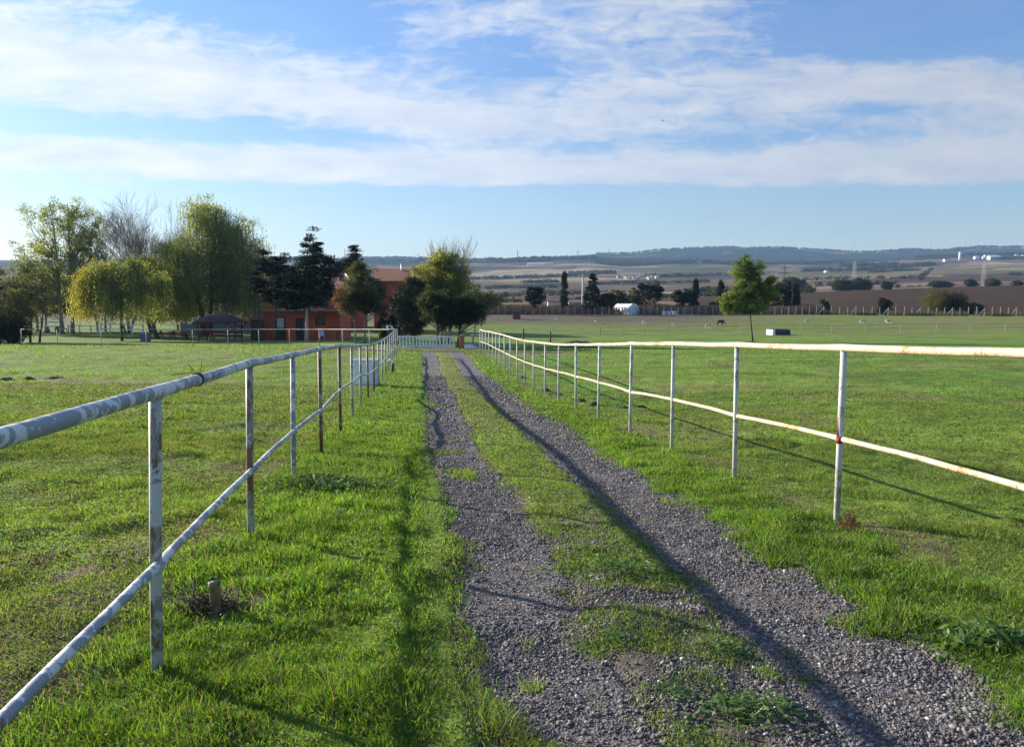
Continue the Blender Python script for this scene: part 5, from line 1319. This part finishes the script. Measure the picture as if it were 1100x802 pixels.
m = MB().box((mid[0], mid[1] - .10, zb + .09 - o.z), (L, .06, .22), math.atan2(-.5, xb - xa)); m.build('bottom_rail', WHITE, root)
ORANGE = brickish('orange_plaster', (.42, .15, .07))
x = wx(496, 54.6); root = empty('gate_pillar', (x, 54.6, hz(x, 54.6)), .1, 'orange plastered gate pillar at the right end of the white picket fence', 'pillar')
MB().box((0, 0, .38), (.36, .36, .96), bev=.02).build('shaft', ORANGE, root); MB().box((0, 0, .90), (.46, .46, .08), bev=.02).build('cap', SLAB, root)
x = wx(503, 56.5); o = heap('rubble_heap', 'white heap of lime sacks beside the orange pillar', x, 56.5, .62, .30, None, simple('lime', (.62, .62, .60), .8, .12, 5), cat='heap')
x = wx(515, 57); root = empty('water_trough', (x, 57, hz(x, 57)), -.1, 'pale grey water trough on the ground at the far end of the right fence', 'trough')
loft([[(-.6, -.25, 0), (.6, -.25, 0), (.6, .25, 0), (-.6, .25, 0)], [(-.7, -.32, .36), (.7, -.32, .36), (.7, .32, .36), (-.7, .32, .36)], [(-.65, -.27, .36), (.65, -.27, .36), (.65, .27, .36), (-.65, .27, .36)], [(-.56, -.2, .08), (.56, -.2, .08), (.56, .2, .08), (-.56, .2, .08)]]).build('basin', CEMENT, root)
[MB().box((s_ * .4, 0, -.05), (.12, .4, .12)).build('foot', CEMENT, root) for s_ in (-1, 1)]
x = wx(514, 66); root = empty('garden_table', (x, 66, hz(x, 66)), 0, 'white garden table seen over the far end of the right fence', 'table')
MB().box((0, 0, .86), (1.35, .75, .05), bev=.015).build('tabletop', WHITE, root)
for sx_ in (-1, 1):
    for sy_ in (-1, 1): MB().tube([(sx_ * .58, sy_ * .3, -.03), (sx_ * .58, sy_ * .3, .84)], .03, 6).build('leg', WHITE, root)
# coiled pale hose on the last left post
x, y = qx(-1.6, 42.0), 42.0; pts = [Vector((.15 * math.cos(k * .42) * (1 + .2 * math.sin(k)), .05 * math.sin(k * .9) + k * .002, .08 * math.sin(k * .42))) for k in range(46)]
o = MB().tube(pts, .022, 6).build('hose', PANEL, None, True); o.location = (x, y, zv(351.5, 42)); tag(o, 'coil of pale hose hung on the corner of the left fence', 'hose')
# ------------------------------------------------------------------ right pasture
WOODP = simple('grey_wood', (.17, .14, .11), .9, .3, 12)
rw = random.Random(9)
def wire_fence(label, pts, h, r_, mat, wires, name='wire_fence', brace=0, fat=False, group=None):
    b0 = Vector((*pts[0], hz(*pts[0]))); root = empty(name, b0, 0, label, 'fence', group); T = []
    for i, (x, y) in enumerate(pts):
        p = Vector((x, y, hz(x, y))) - b0; tl = Vector((rw.uniform(-.10, .10), rw.uniform(-.05, .05), h * rw.uniform(.9, 1.08)))
        if fat: tl += Vector((.0, 0, 0))
        MB().tube([p - Vector((0, 0, .2)), p + tl], r_, 6).build('post', mat, root); T.append((p, tl))
        if brace and i % brace == 0:
            m = MB(); [m.tube([p + tl * .92 + Vector((0, -.02, 0)), p + Vector((s_ * h * .75, -.02, -.1))], r_ * .8, 5) for s_ in (-1, 1)]; m.build('brace', mat, root)
    for f in wires:
        MB().tube([p + tl * f for p, tl in T], .010, 4, True).build('wire', WIRE, root)
    return root
ux = [645, 668, 692, 717, 742, 769, 797, 829, 861, 893, 930, 967, 1005, 1041, 1079, 1118, 1158]
wire_fence('thin post and wire fence across the middle of the right pasture beyond the lone tree', [(wx(u, Y), Y) for u, Y in zip(ux, np.linspace(88, 100, len(ux)))], 1.15, .045, simple('pale_post', (.34, .30, .22), .8, .2, 10), (.95, .55))
for u, Y, v in ((562, 78, 352.5), (591, 72, 356)):
    x = wx(u, Y); o = MB().tube([(0, 0, -.2), (.02, 0, .5), (.03, .01, zv(v, Y) - hz(x, Y))], [.08, .075, .07], 8).build('wooden_post', DARK, None); o.location = (x, Y, hz(x, Y)); tag(o, 'thick dark post stump nearer the right fence, by the soil mound' if u == 591 else 'slimmer dark post left of the stump in the right pasture', 'post')
CONC = simple('grey_concrete', (.25, .235, .21), .9, .2, 6)
pu = [528 + k * 7.4 for k in range(48)]
wire_fence('concrete post fence behind the dirt yard, in front of the reeds and conifers', [(wx(u, Y), Y) for u, Y in zip(pu, np.linspace(140, 146, len(pu)))], 1.6, .065, CONC, (.9, .6, .3), 'concrete_fence', 0)
pu = [884 + k * 8.6 for k in range(34)]
wire_fence('concrete post fence with slanted braces along the edge of the ploughed field on the right', [(wx(u, Y), Y) for u, Y in zip(pu, np.linspace(147, 140, len(pu)))], 1.65, .085, CONC, (.9, .6, .3), 'concrete_fence', 4)
# reeds and dry stalks behind the fence
x = wx(RNG.uniform(500, 880, 26000), 150.0); y = RNG.uniform(147.5, 158, 26000)
k = RNG.random(26000) < .35 + .8 * fbm(x * .25, y * .25, 3, 201); x, y = x[k], y[k]; n = len(x); z = H(x, y); h = RNG.uniform(.6, 2.0, n) * (.6 + .6 * fbm(x * .15, y * .1, 2, 203)); wv_ = RNG.uniform(.03, .08, n)
c = pal(n, [(.25, .165, .14), (.20, .14, .115), (.30, .21, .17), (.16, .125, .10), (.11, .10, .06)])
lean = RNG.normal(0, .18, (n, 2))
v = np.stack([np.stack([x - wv_, y, z], 1), np.stack([x + wv_, y, z], 1), np.stack([x + lean[:, 0] + wv_ * .6, y + lean[:, 1], z + h], 1), np.stack([x + lean[:, 0] - wv_ * .6, y + lean[:, 1], z + h], 1)], 1).reshape(-1, 3)
REED = leafmat('dry_stalks', .08, 0)
tag(np_mesh('dry_reeds', v, [np.arange(n)[:, None] * 4 + np.arange(4)[None]], REED, cols=np.repeat(c, 4, 0)), kind='stuff', label='band of dry pinkish reeds behind the concrete fence')
n = 9000; uu = RNG.uniform(880, 1120, n); y = RNG.uniform(147.0, 150.5, n) - (uu - 880) / 240 * 6; x = wx(uu, y)
k = RNG.random(n) < sstep(.4, .65, fbm(x * .3, y * .2, 3, 207)); x, y = x[k], y[k]; n = len(x); z = H(x, y); h = RNG.uniform(.3, 1.1, n); wv_ = RNG.uniform(.03, .08, n); lean = RNG.normal(0, .25, (n, 2)); c = pal(n, [(.11, .095, .05), (.16, .13, .08), (.07, .075, .035)])
v = np.stack([np.stack([x - wv_, y, z], 1), np.stack([x + wv_, y, z], 1), np.stack([x + lean[:, 0], y + lean[:, 1], z + h], 1)], 1).reshape(-1, 3)
tag(np_mesh('field_weeds', v, [np.arange(n)[:, None] * 3 + np.arange(3)[None]], WEED, cols=np.repeat(c, 3, 0)), kind='stuff', label='rough dry weeds along the fence at the ploughed field')
# greenhouse
Yh = 149; x = wx(673.5, Yh); root = empty('greenhouse', (x, Yh, hz(x, Yh)), .55, 'small white arched greenhouse tunnel among the dark conifers', 'greenhouse')
FILM = simple('white_film', (.72, .72, .68), .4, .08, 3, .1)
arc = [(1.35 * math.cos(R(180 - 15 * k)), 0, .35 + 1.75 * math.sin(R(15 * k)) if k not in (0, 12) else -.1) for k in range(13)]
ringA = [(p[0], -2.0, p[2]) for p in arc]; ringB = [(p[0], 3.0, p[2]) for p in arc]
MB().add(ringA + ringB, [(k, k + 1, 13 + k + 1, 13 + k) for k in range(12)]).build('cover', FILM, root)
MB().add([(p[0] * .98, -1.99, p[2]) for p in arc], [tuple(range(13))]).build('end_wall', WHITE, root)
MB().add([(p[0] * .98, 2.99, p[2]) for p in arc], [tuple(range(12, -1, -1))]).build('end_wall', WHITE, root)
dd = MB().box((0, -2.04, .75), (.8, .06, 1.6)).build('door', PANEL, root); MB().box((.3, -2.09, .8), (.05, .05, .15)).build('handle', DARK, dd)
m = MB(); [m.tube([(p[0] * 1.01, yk, p[2] * 1.01) for p in arc], .035, 5) for yk in (-2.0, -.75, .5, 1.75, 3.0)]; m.build('hoop', PANEL, root)
# low pale lean-to right of it
x = wx(692, 150); root = empty('lean_to', (x, 150, hz(x, 150)), 0, 'low pale lean-to roof right of the arched greenhouse under the spiky conifer', 'shed')
MB().add([(-1.6, -.8, 1.5), (1.6, -.8, .8), (1.6, .8, .8), (-1.6, .8, 1.5), (-1.6, -.8, 1.58), (1.6, -.8, .88), (1.6, .8, .88), (-1.6, .8, 1.58)], [(3, 2, 1, 0), (4, 5, 6, 7), (0, 1, 5, 4), (1, 2, 6, 5), (2, 3, 7, 6), (3, 0, 4, 7)]).build('roof', FILM, root)
[MB().tube([(sx_ * 1.45, sy_ * .7, -.2), (sx_ * 1.45, sy_ * .7, 1.48 if sx_ < 0 else .84)], .05, 6).build('post', WOODP, root) for sx_ in (-1, 1) for sy_ in (-1, 1)]
# white hut with red roof beyond the fence
gable_house('house', 'small pale hut with a low brown roof left of the slim cypress', 588.5, 603, 163, 323, 319.5, 3.0, simple('pale_render', (.55, .50, .42), .9, .12, 3), SLAB, over=.15)
gable_house('house', 'long low pale shed with a flat reddish roof right of the slim cypress', 611, 640, 172, 324.5, 322, 3.0, simple('pink_render', (.42, .33, .27), .9, .15, 3), SLAB, over=.15)
# brown field shed
gable_house('barn', 'tiny reddish brown animal shed on the dirt yard left of the conifers', 551, 559, 128, 334.5, 331.5, 1.3, simple('red_brown_boards', (.16, .075, .055), .9, .25, 5), BROWN, over=.12)
# utility pole
x = wx(625.5, 158); root = empty('utility_pole', (x, 158, hz(x, 158)), 0, 'pale concrete utility pole standing between the slim cypress and the feathery conifer', 'utility pole')
PALEC = simple('pale_concrete', (.50, .48, .44), .9, .12, 4)
hp = zv(295, 158) - hz(x, 158)
MB().tube([(0, 0, -.3), (0, 0, hp)], [.24, .13], 8).build('pole', PALEC, root, True); m = MB().box((0, 0, hp - .35), (1.9, .16, .16)); [m.tube([(s_, 0, hp - .3), (s_, 0, hp + .05)], .06, 6) for s_ in (-.85, -.4, .4, .85)]; m.build('crossarm', PALEC, root)
# white and dark cattle shelter
Yk = 92; x = wx(836, Yk); root = empty('hay_shelter', (x, Yk, hz(x, Yk)), .12, 'low dark animal shelter with one white end in the right pasture behind the lone tree', 'shelter')
hk = zv(353.2, Yk) - hz(x, Yk); wk = 20 / F * Yk
loft([[(-wk / 2, -.8, -.1), (wk / 2, -.8, -.1), (wk / 2, .8, -.1), (-wk / 2, .8, -.1)], [(-wk / 2, -.8, hk * .7), (wk / 2, -.8, hk * .7), (wk / 2, .8, hk * .7), (-wk / 2, .8, hk * .7)], [(-wk / 2, -.45, hk), (wk / 2, -.45, hk * .95), (wk / 2, .45, hk * .95), (-wk / 2, .45, hk)]]).build('body', DARK, root)
MB().box((-wk / 2 + .14, -.02, hk * .42), (.36, 1.72, hk * .98), bev=.05).build('white_end', WHITE, root)
# animals
FLEECE = simple('fleece', (.52, .48, .42), .95, .2, 14, .6)
HIDE = simple('dark_hide', (.025, .020, .018), .7, .3, 6, .1)
def animal(name, label, u, v, L, mat, rz, cat, group=None, head_down=True):
    lo, hi = 60, 135
    x, y = gp(u, v, lo, hi)
    me = bpy.data.meshes.new(name); k = L
    vs = [(0, 0, .62), (.30, 0, .64), (-.32, 0, .62), (.48, 0, .70), (.62, 0, .42 if head_down else .95), (.74, 0, .22 if head_down else .98), (-.46, 0, .50)]
    es = [(0, 1), (0, 2), (1, 3), (3, 4), (4, 5), (2, 6)]; rr = [.19, .18, .18, .12, .085, .055, .03]
    for bx, par in ((.30, 1), (-.32, 2)):
        for s_ in (-1, 1):
            i = len(vs); vs += [(bx, s_ * .10, .42), (bx + (.02 if par == 1 else -.05), s_ * .10, .22), (bx + .01, s_ * .10, 0.02)]; es += [(par, i), (i, i + 1), (i + 1, i + 2)]; rr += [.075, .042, .034]
    me.from_pydata([(a * k, b * k, c_ * k) for a, b, c_ in vs], es, []); me.skin_vertices or me.update()
    o = bpy.data.objects.new(name, me); COL.objects.link(o)
    md = o.modifiers.new('skin', 'SKIN')
    if not me.skin_vertices:
        bpy.context.view_layer.objects.active = o
    for sv, r_ in zip(me.skin_vertices[0].data, rr): sv.radius = (r_ * k, r_ * k)
    me.skin_vertices[0].data[0].use_root = True
    o.modifiers.new('smooth', 'SUBSURF').levels = 1; o.modifiers['smooth'].render_levels = 1; me.materials.append(mat)
    o.location = (x, y, hz(x, y)); o.rotation_euler = (0, 0, rz); tag(o, label, cat, group); return o
AN = [('sheep', 'pale sheep grazing at the left edge of the dirt yard beyond the right fence', 598, 344, 1.0, FLEECE, .4), ('sheep', 'white sheep standing upright on the dirt yard in front of the conifers', 640, 347.5, 1.1, FLEECE, 1.4),
      ('sheep', 'white sheep grazing in front of the arched greenhouse', 691.5, 348.5, 1.2, FLEECE, .6), ('sheep', 'small greyish sheep grazing left of the black cow', 723.5, 351, 1.0, FLEECE, .5),
      ('sheep', 'grazing sheep just left of the lone tree in dull light', 759.5, 352.5, 1.1, FLEECE, .3), ('sheep', 'sheep grazing right of the cypress pair, between the lone tree and the right bushes', 867, 347, 1.0, FLEECE, 3.0),
      ('sheep', 'pale sheep in the right pasture below the narrow bush, left of another sheep', 925, 347.5, 1.1, FLEECE, 0), ('sheep', 'pale sheep in the right pasture below the small rounded bush', 954, 347.5, 1.2, FLEECE, 3.3)]
for nm, lab, u, v, L, mt, rz in AN: animal(nm, lab, u, v, L * .72, mt, rz, 'sheep', 'sheep grazing in the right pasture')
animal('cow', 'black cow standing behind the left side of the lone tree', 773, 350, 1.1, HIDE, .2, 'cow')
# white beehive boxes by the fence
for u, lab in ((713, 'white box hive at the left of three by the conifers'), (718, 'middle white box hive of three by the conifers'), (724, 'right white box hive of three by the conifers')):
    x = wx(u, 141); root = empty('hive_box', (x, 141, hz(x, 141)), .2, lab, 'hive', 'white box hives by the fence')
    MB().box((0, 0, .42), (.6, .55, .7), bev=.02).build('body', PANEL, root); MB().box((0, 0, .81), (.7, .65, .08), bev=.01).build('lid', WHITE, root); [MB().box((s_ * .22, 0, .03), (.08, .5, .1)).build('foot', WOODP, root) for s_ in (-1, 1)]
# ------------------------------------------------------------------ beyond: poles, trees, villages, masts
PYL = simple('galvanised_steel', (.30, .30, .29), .6, .15, 4, 0, .3)
lattice('pylon', 'grey lattice pylon behind the ploughed field, left of the largest bush', 915, 430, 280.5, 1.9, .9, 9, PYL, 'pylon', ((.95, 3.4),), .08)
lattice('pylon', 'grey lattice pylon on the field edge at the right, under the hillside village', 1053, 430, 281, 1.8, .9, 9, PYL, 'pylon', ((.95, 3.2),), .08)
lattice('pylon', 'thin dark pylon with wide crossarms right of the lone tree', 840.5, 520, 285.5, 1.6, .5, 9, DARK, 'pylon', ((.92, 6), (.72, 8)), .10)
for u, Y, vt, vb_, lab in ((556, 2280, 268.5, 0, 'thin mast on the skyline above the small bushy conifer'), (620, 2280, 268.5, 0, 'thin mast on the skyline above the pale utility pole'), (653, 3190, 265, 0, 'faint mast on the distant ridge right of the utility pole'), (912, 3190, 262, 0, 'faint mast on the ridge above the left grey pylon'), (994, 3190, 260.5, 0, 'mast on the ridge above the tall white silo, left of another'), (1031, 3190, 259, 0, 'mast on the ridge above the middle of the hillside village')):
    lattice('skyline_mast', lab, u, Y, vt, 3.0, 1.2, 6, PYL, 'mast', (), .55)
FG = [(.045, .052, .03), (.06, .064, .036), (.036, .042, .026)]
FTL = [(904, 400, 300, 24, 'rounded grey green tree left of the left grey pylon'), (923, 405, 299.5, 22, 'rounded grey green tree touching the right side of the left grey pylon'), (950, 420, 302, 12, 'small pale tree right of the left pylon beyond the ploughed field'), (1040, 420, 300, 12, 'small grey tree just left of the right grey pylon'),
       (1063, 410, 299, 16, 'yellowish tree just right of the right grey pylon'), (1090, 410, 301.5, 10, 'low yellowish tree at the right end of the field edge'), (1008, 420, 302, 22, 'wide low dark bush on the field edge above the largest bush'), (868, 390, 307, 9, 'small dark tree right of the cypress pair beyond the ploughed field'), (851, 470, 297.5, 26, 'wide dark tree crown rising behind the cypress pair')]
for i, (u, Y, vt, wp, lab) in enumerate(FTL):
    bush(lab, u, Y, vt, wp, FG if i != 4 else [(.10, .10, .045), (.075, .08, .04)], 90 + i, name='field_tree', group='trees at the far edge of the ploughed field', leafs=40)
# hedges and woods far off read as masses
def far_wood(name, label, spec, seed, cols):
    """spec: list of (u0, u1, Y0, Y1, count, size)"""
    rng = np.random.default_rng(seed); V_, C_, F_ = [], [], []; o_ = 0
    for u0, u1, Y0, Y1, cnt, s in spec:
        cnt = int(cnt * 2.2); f = rng.random(cnt); u = u0 + (u1 - u0) * f; Y = Y0 + (Y1 - Y0) * f + rng.normal(0, 1, cnt) * abs(s) * 1.2; x = wx(u, Y); z = H(x, Y); hh = s * .62 * rng.uniform(.45, 1.25, cnt)
        per = 22; n = cnt * per; g = rng.normal(0, 1, (n, 3)); g /= np.linalg.norm(g, axis=1)[:, None]; g *= rng.random(n)[:, None] ** .4
        h_ = np.repeat(hh, per); c0 = np.stack([np.repeat(x, per), np.repeat(Y, per), np.repeat(z, per) + h_ * .5], 1) + g * np.stack([h_ * .85, h_ * .6, h_ * .5], 1)
        cols_ = np.array(cols)[rng.integers(0, len(cols), cnt)] * rng.uniform(.75, 1.25, cnt)[:, None]
        global RNG; old = RNG; RNG = rng
        v, c, fc = leaf_quads(c0, h_ * .5, .7, .3, np.repeat(cols_, per, 0)); RNG = old
        V_.append(v); C_.append(c); F_.append(fc + o_); o_ += len(v)
    ob = np_mesh(name, np.concatenate(V_), [np.concatenate(F_)], LEAF, cols=np.concatenate(C_)); return tag(ob, label, None, None, 'stuff')
DW = [(.030, .036, .026), (.040, .046, .030), (.024, .029, .022), (.05, .055, .035)]
far_wood('hedgerows', 'dark hedgerows and tree lines between the far fields', [
    (500, 700, 330, 345, 60, 3.0), (530, 640, 520, 560, 50, 4.5), (560, 700, 620, 600, 40, 4), (690, 870, 380, 350, 70, 4.0), (740, 800, 540, 520, 34, 6), (640, 760, 900, 980, 60, 6), (500, 600, 800, 820, 50, 6),
    (500, 640, 1300, 1350, 90, 9), (560, 600, 1020, 1020, 30, 7), (610, 660, 1500, 1480, 60, 11), (690, 780, 1250, 1300, 60, 9), (860, 990, 900, 860, 30, 6), (960, 1100, 460, 455, 14, 3.5), (860, 1000, 1550, 1600, 90, 11), (985, 998, 700, 1500, 26, 7), (840, 960, 640, 640, 30, 5), (300, 480, 1000, 1050, 70, 8), (300, 500, 600, 600, 60, 6), (-50, 300, 500, 500, 90, 7),
    (1080, 1130, 900, 900, 14, 6)], 301, DW)
far_wood('far_woods', 'dark woods on the distant ridges', [
    (530, 640, 2200, 2260, 230, 13), (640, 820, 2060, 2100, 300, 14), (780, 900, 2100, 2150, 160, 13), (980, 1130, 2290, 2280, 170, 12), (900, 960, 1800, 1850, 90, 12), (440, 540, 2270, 2270, 90, 11), (370, 470, 3100, 3150, 200, 16), (960, 1120, 3180, 3180, 160, 15), (640, 960, 3180, 3180, 260, 12), (1060, 1120, 2000, 1990, 60, 11), (930, 985, 1400, 1450, 40, 9)], 302, DW)
WHT = simple('whitewash', (.60, .60, .58), .8, .08, .3, 0)
GRYR = simple('grey_roofing', (.34, .33, .33), .8, .15, .3, 0)
def far_house(label, u, v_base, v_top, wpx, Y, wallm=WHT, roofm=GRYR, tall=False, depth=10.0, group='pale buildings of the hillside village'):
    xa, xb = wx(u - wpx / 2, Y), wx(u + wpx / 2, Y); xm = (xa + xb) / 2; z0 = hz(xm, Y); h = max(2.5, (v_base - v_top) / F * Y); W_ = xb - xa
    root = empty('silo' if tall else 'village_house', (xm, Y, z0), 0, label, 'silo' if tall else 'building', group)
    zb = zv(v_base, Y) - z0; zb = min(zb, 0) - 2
    if tall:
        m = loft([[(W_ / 2 * math.cos(R(30 * k)), W_ / 2 * math.sin(R(30 * k)), z) for k in range(12)] for z in (zb, h)]); m.build('wall', wallm, root, True)
        loft([[(W_ / 2 * s_ * math.cos(R(30 * k)), W_ / 2 * s_ * math.sin(R(30 * k)), z) for k in range(12)] for s_, z in ((1.05, h), (.1, h + W_ * .3))]).build('roof', wallm, root)
    else:
        e = h * .66
        m = MB().add([(-W_ / 2, 0, zb), (W_ / 2, 0, zb), (W_ / 2, depth, zb), (-W_ / 2, depth, zb), (-W_ / 2, 0, e), (W_ / 2, 0, e), (W_ / 2, depth, e), (-W_ / 2, depth, e), (-W_ / 2, depth / 2, h - .1), (W_ / 2, depth / 2, h - .1)], [(0, 1, 5, 4), (2, 3, 7, 6), (1, 2, 6, 9, 5), (3, 0, 4, 8, 7)]); m.build('wall', wallm, root)
        o_ = .5; MB().add([(-W_ / 2 - o_, -o_, e - .2), (W_ / 2 + o_, -o_, e - .2), (W_ / 2 + o_, depth / 2, h), (-W_ / 2 - o_, depth / 2, h), (W_ / 2 + o_, depth + o_, e - .2), (-W_ / 2 - o_, depth + o_, e - .2)], [(0, 1, 2, 3), (3, 2, 4, 5)]).build('roof', roofm, root)
    return root
RRED = simple('red_roofing', (.25, .11, .08), .9, .2, .3, 0)
far_house('tall white silo at the left of the hillside village', 1026.5, 281, 272.5, 2.6, 2030, tall=True)
far_house('small white house with a red roof left of the tall silo', 1013, 282, 278.5, 4.5, 2000, roofm=RRED)
far_house('bright white cube house in the middle of the hillside village', 1045, 279.5, 276, 4, 2040, roofm=WHT)
far_house('white house with grey roof on the upper edge of the village', 1055, 276, 273, 3, 2120)
far_house('wide low pale hall in front of the hillside village', 1065, 282, 277.5, 12, 1990, roofm=WHT, depth=16)
far_house('white block house right of the wide hall', 1053, 279.5, 277, 3.5, 2030)
far_house('long grey building on the top edge of the village', 1062, 274.5, 271.5, 9, 2150, wallm=GRYR)
far_house('white tower house near the right edge of the picture', 1088, 277, 272.5, 3.2, 2080)
far_house('long white roofed barn at the right edge of the village', 1097, 275.5, 273, 7, 2110, roofm=WHT)
far_house('lone white farmhouse on the brown slope left of the left pylon', 886, 293, 290.5, 3, 1450, group='scattered farm buildings in the valley')
far_house('tiny white house above the spiky conifer in the far valley', 751, 285.5, 283.5, 3.2, 2050, group='scattered farm buildings in the valley')
far_house('long white greenhouse roof on the far ridge above the bushy conifer', 576, 282, 279.5, 19, 2000, roofm=WHT, depth=24, group='scattered farm buildings in the valley')
far_house('lighter grey hall at the right of the long white greenhouse roof', 590, 282, 280, 8, 2010, roofm=GRYR, depth=14, group='scattered farm buildings in the valley')
vr = random.Random(5); HAMW = [simple('pink_house_render', (.34, .26, .23), .9, .1, .3, 0), simple('grey_house_render', (.40, .37, .34), .9, .1, .3, 0)]
vn = [('red roofed', RRED), ('grey roofed', GRYR), ('pale roofed', RRED)]
for i in range(14):
    u = 664 + i * 3.1 + vr.uniform(-1, 1); Y = vr.uniform(1120, 1240); v_ = zv
    k = i % 3; x = wx(u, Y); far_house('small house of the valley hamlet above the white greenhouse, one of a scattered row', u, 401, 401 - vr.uniform(3.0, 4.2), vr.uniform(2.4, 3.6), Y, HAMW[i % 2], vn[k][1], group='houses of the valley hamlet')
# bird
BIRD = simple('bird_feathers', (.02, .02, .022), .7, .2, 10, 0)
Yb_ = 70; o = MB().add([(.16, 0, 0), (-.05, .05, .02), (-.2, 0, 0), (-.05, -.05, .02), (-.03, 0, -.04), (-.04, .30, .10), (-.14, .28, .10), (-.04, -.30, .10), (-.14, -.28, .10), (-.30, .04, 0), (-.30, -.04, 0)],
    [(0, 1, 3), (1, 2, 3), (0, 4, 1), (0, 3, 4), (1, 4, 2), (3, 2, 4), (0, 5, 6, 1), (3, 8, 7, 0), (2, 9, 10)]).build('bird', BIRD, None); o.location = (wx(708, Yb_), Yb_, zv(130, Yb_)); o.rotation_euler = (0, .1, .6); o.scale = (.55,) * 3; tag(o, 'dark bird flying high in the cloudy sky', 'bird')
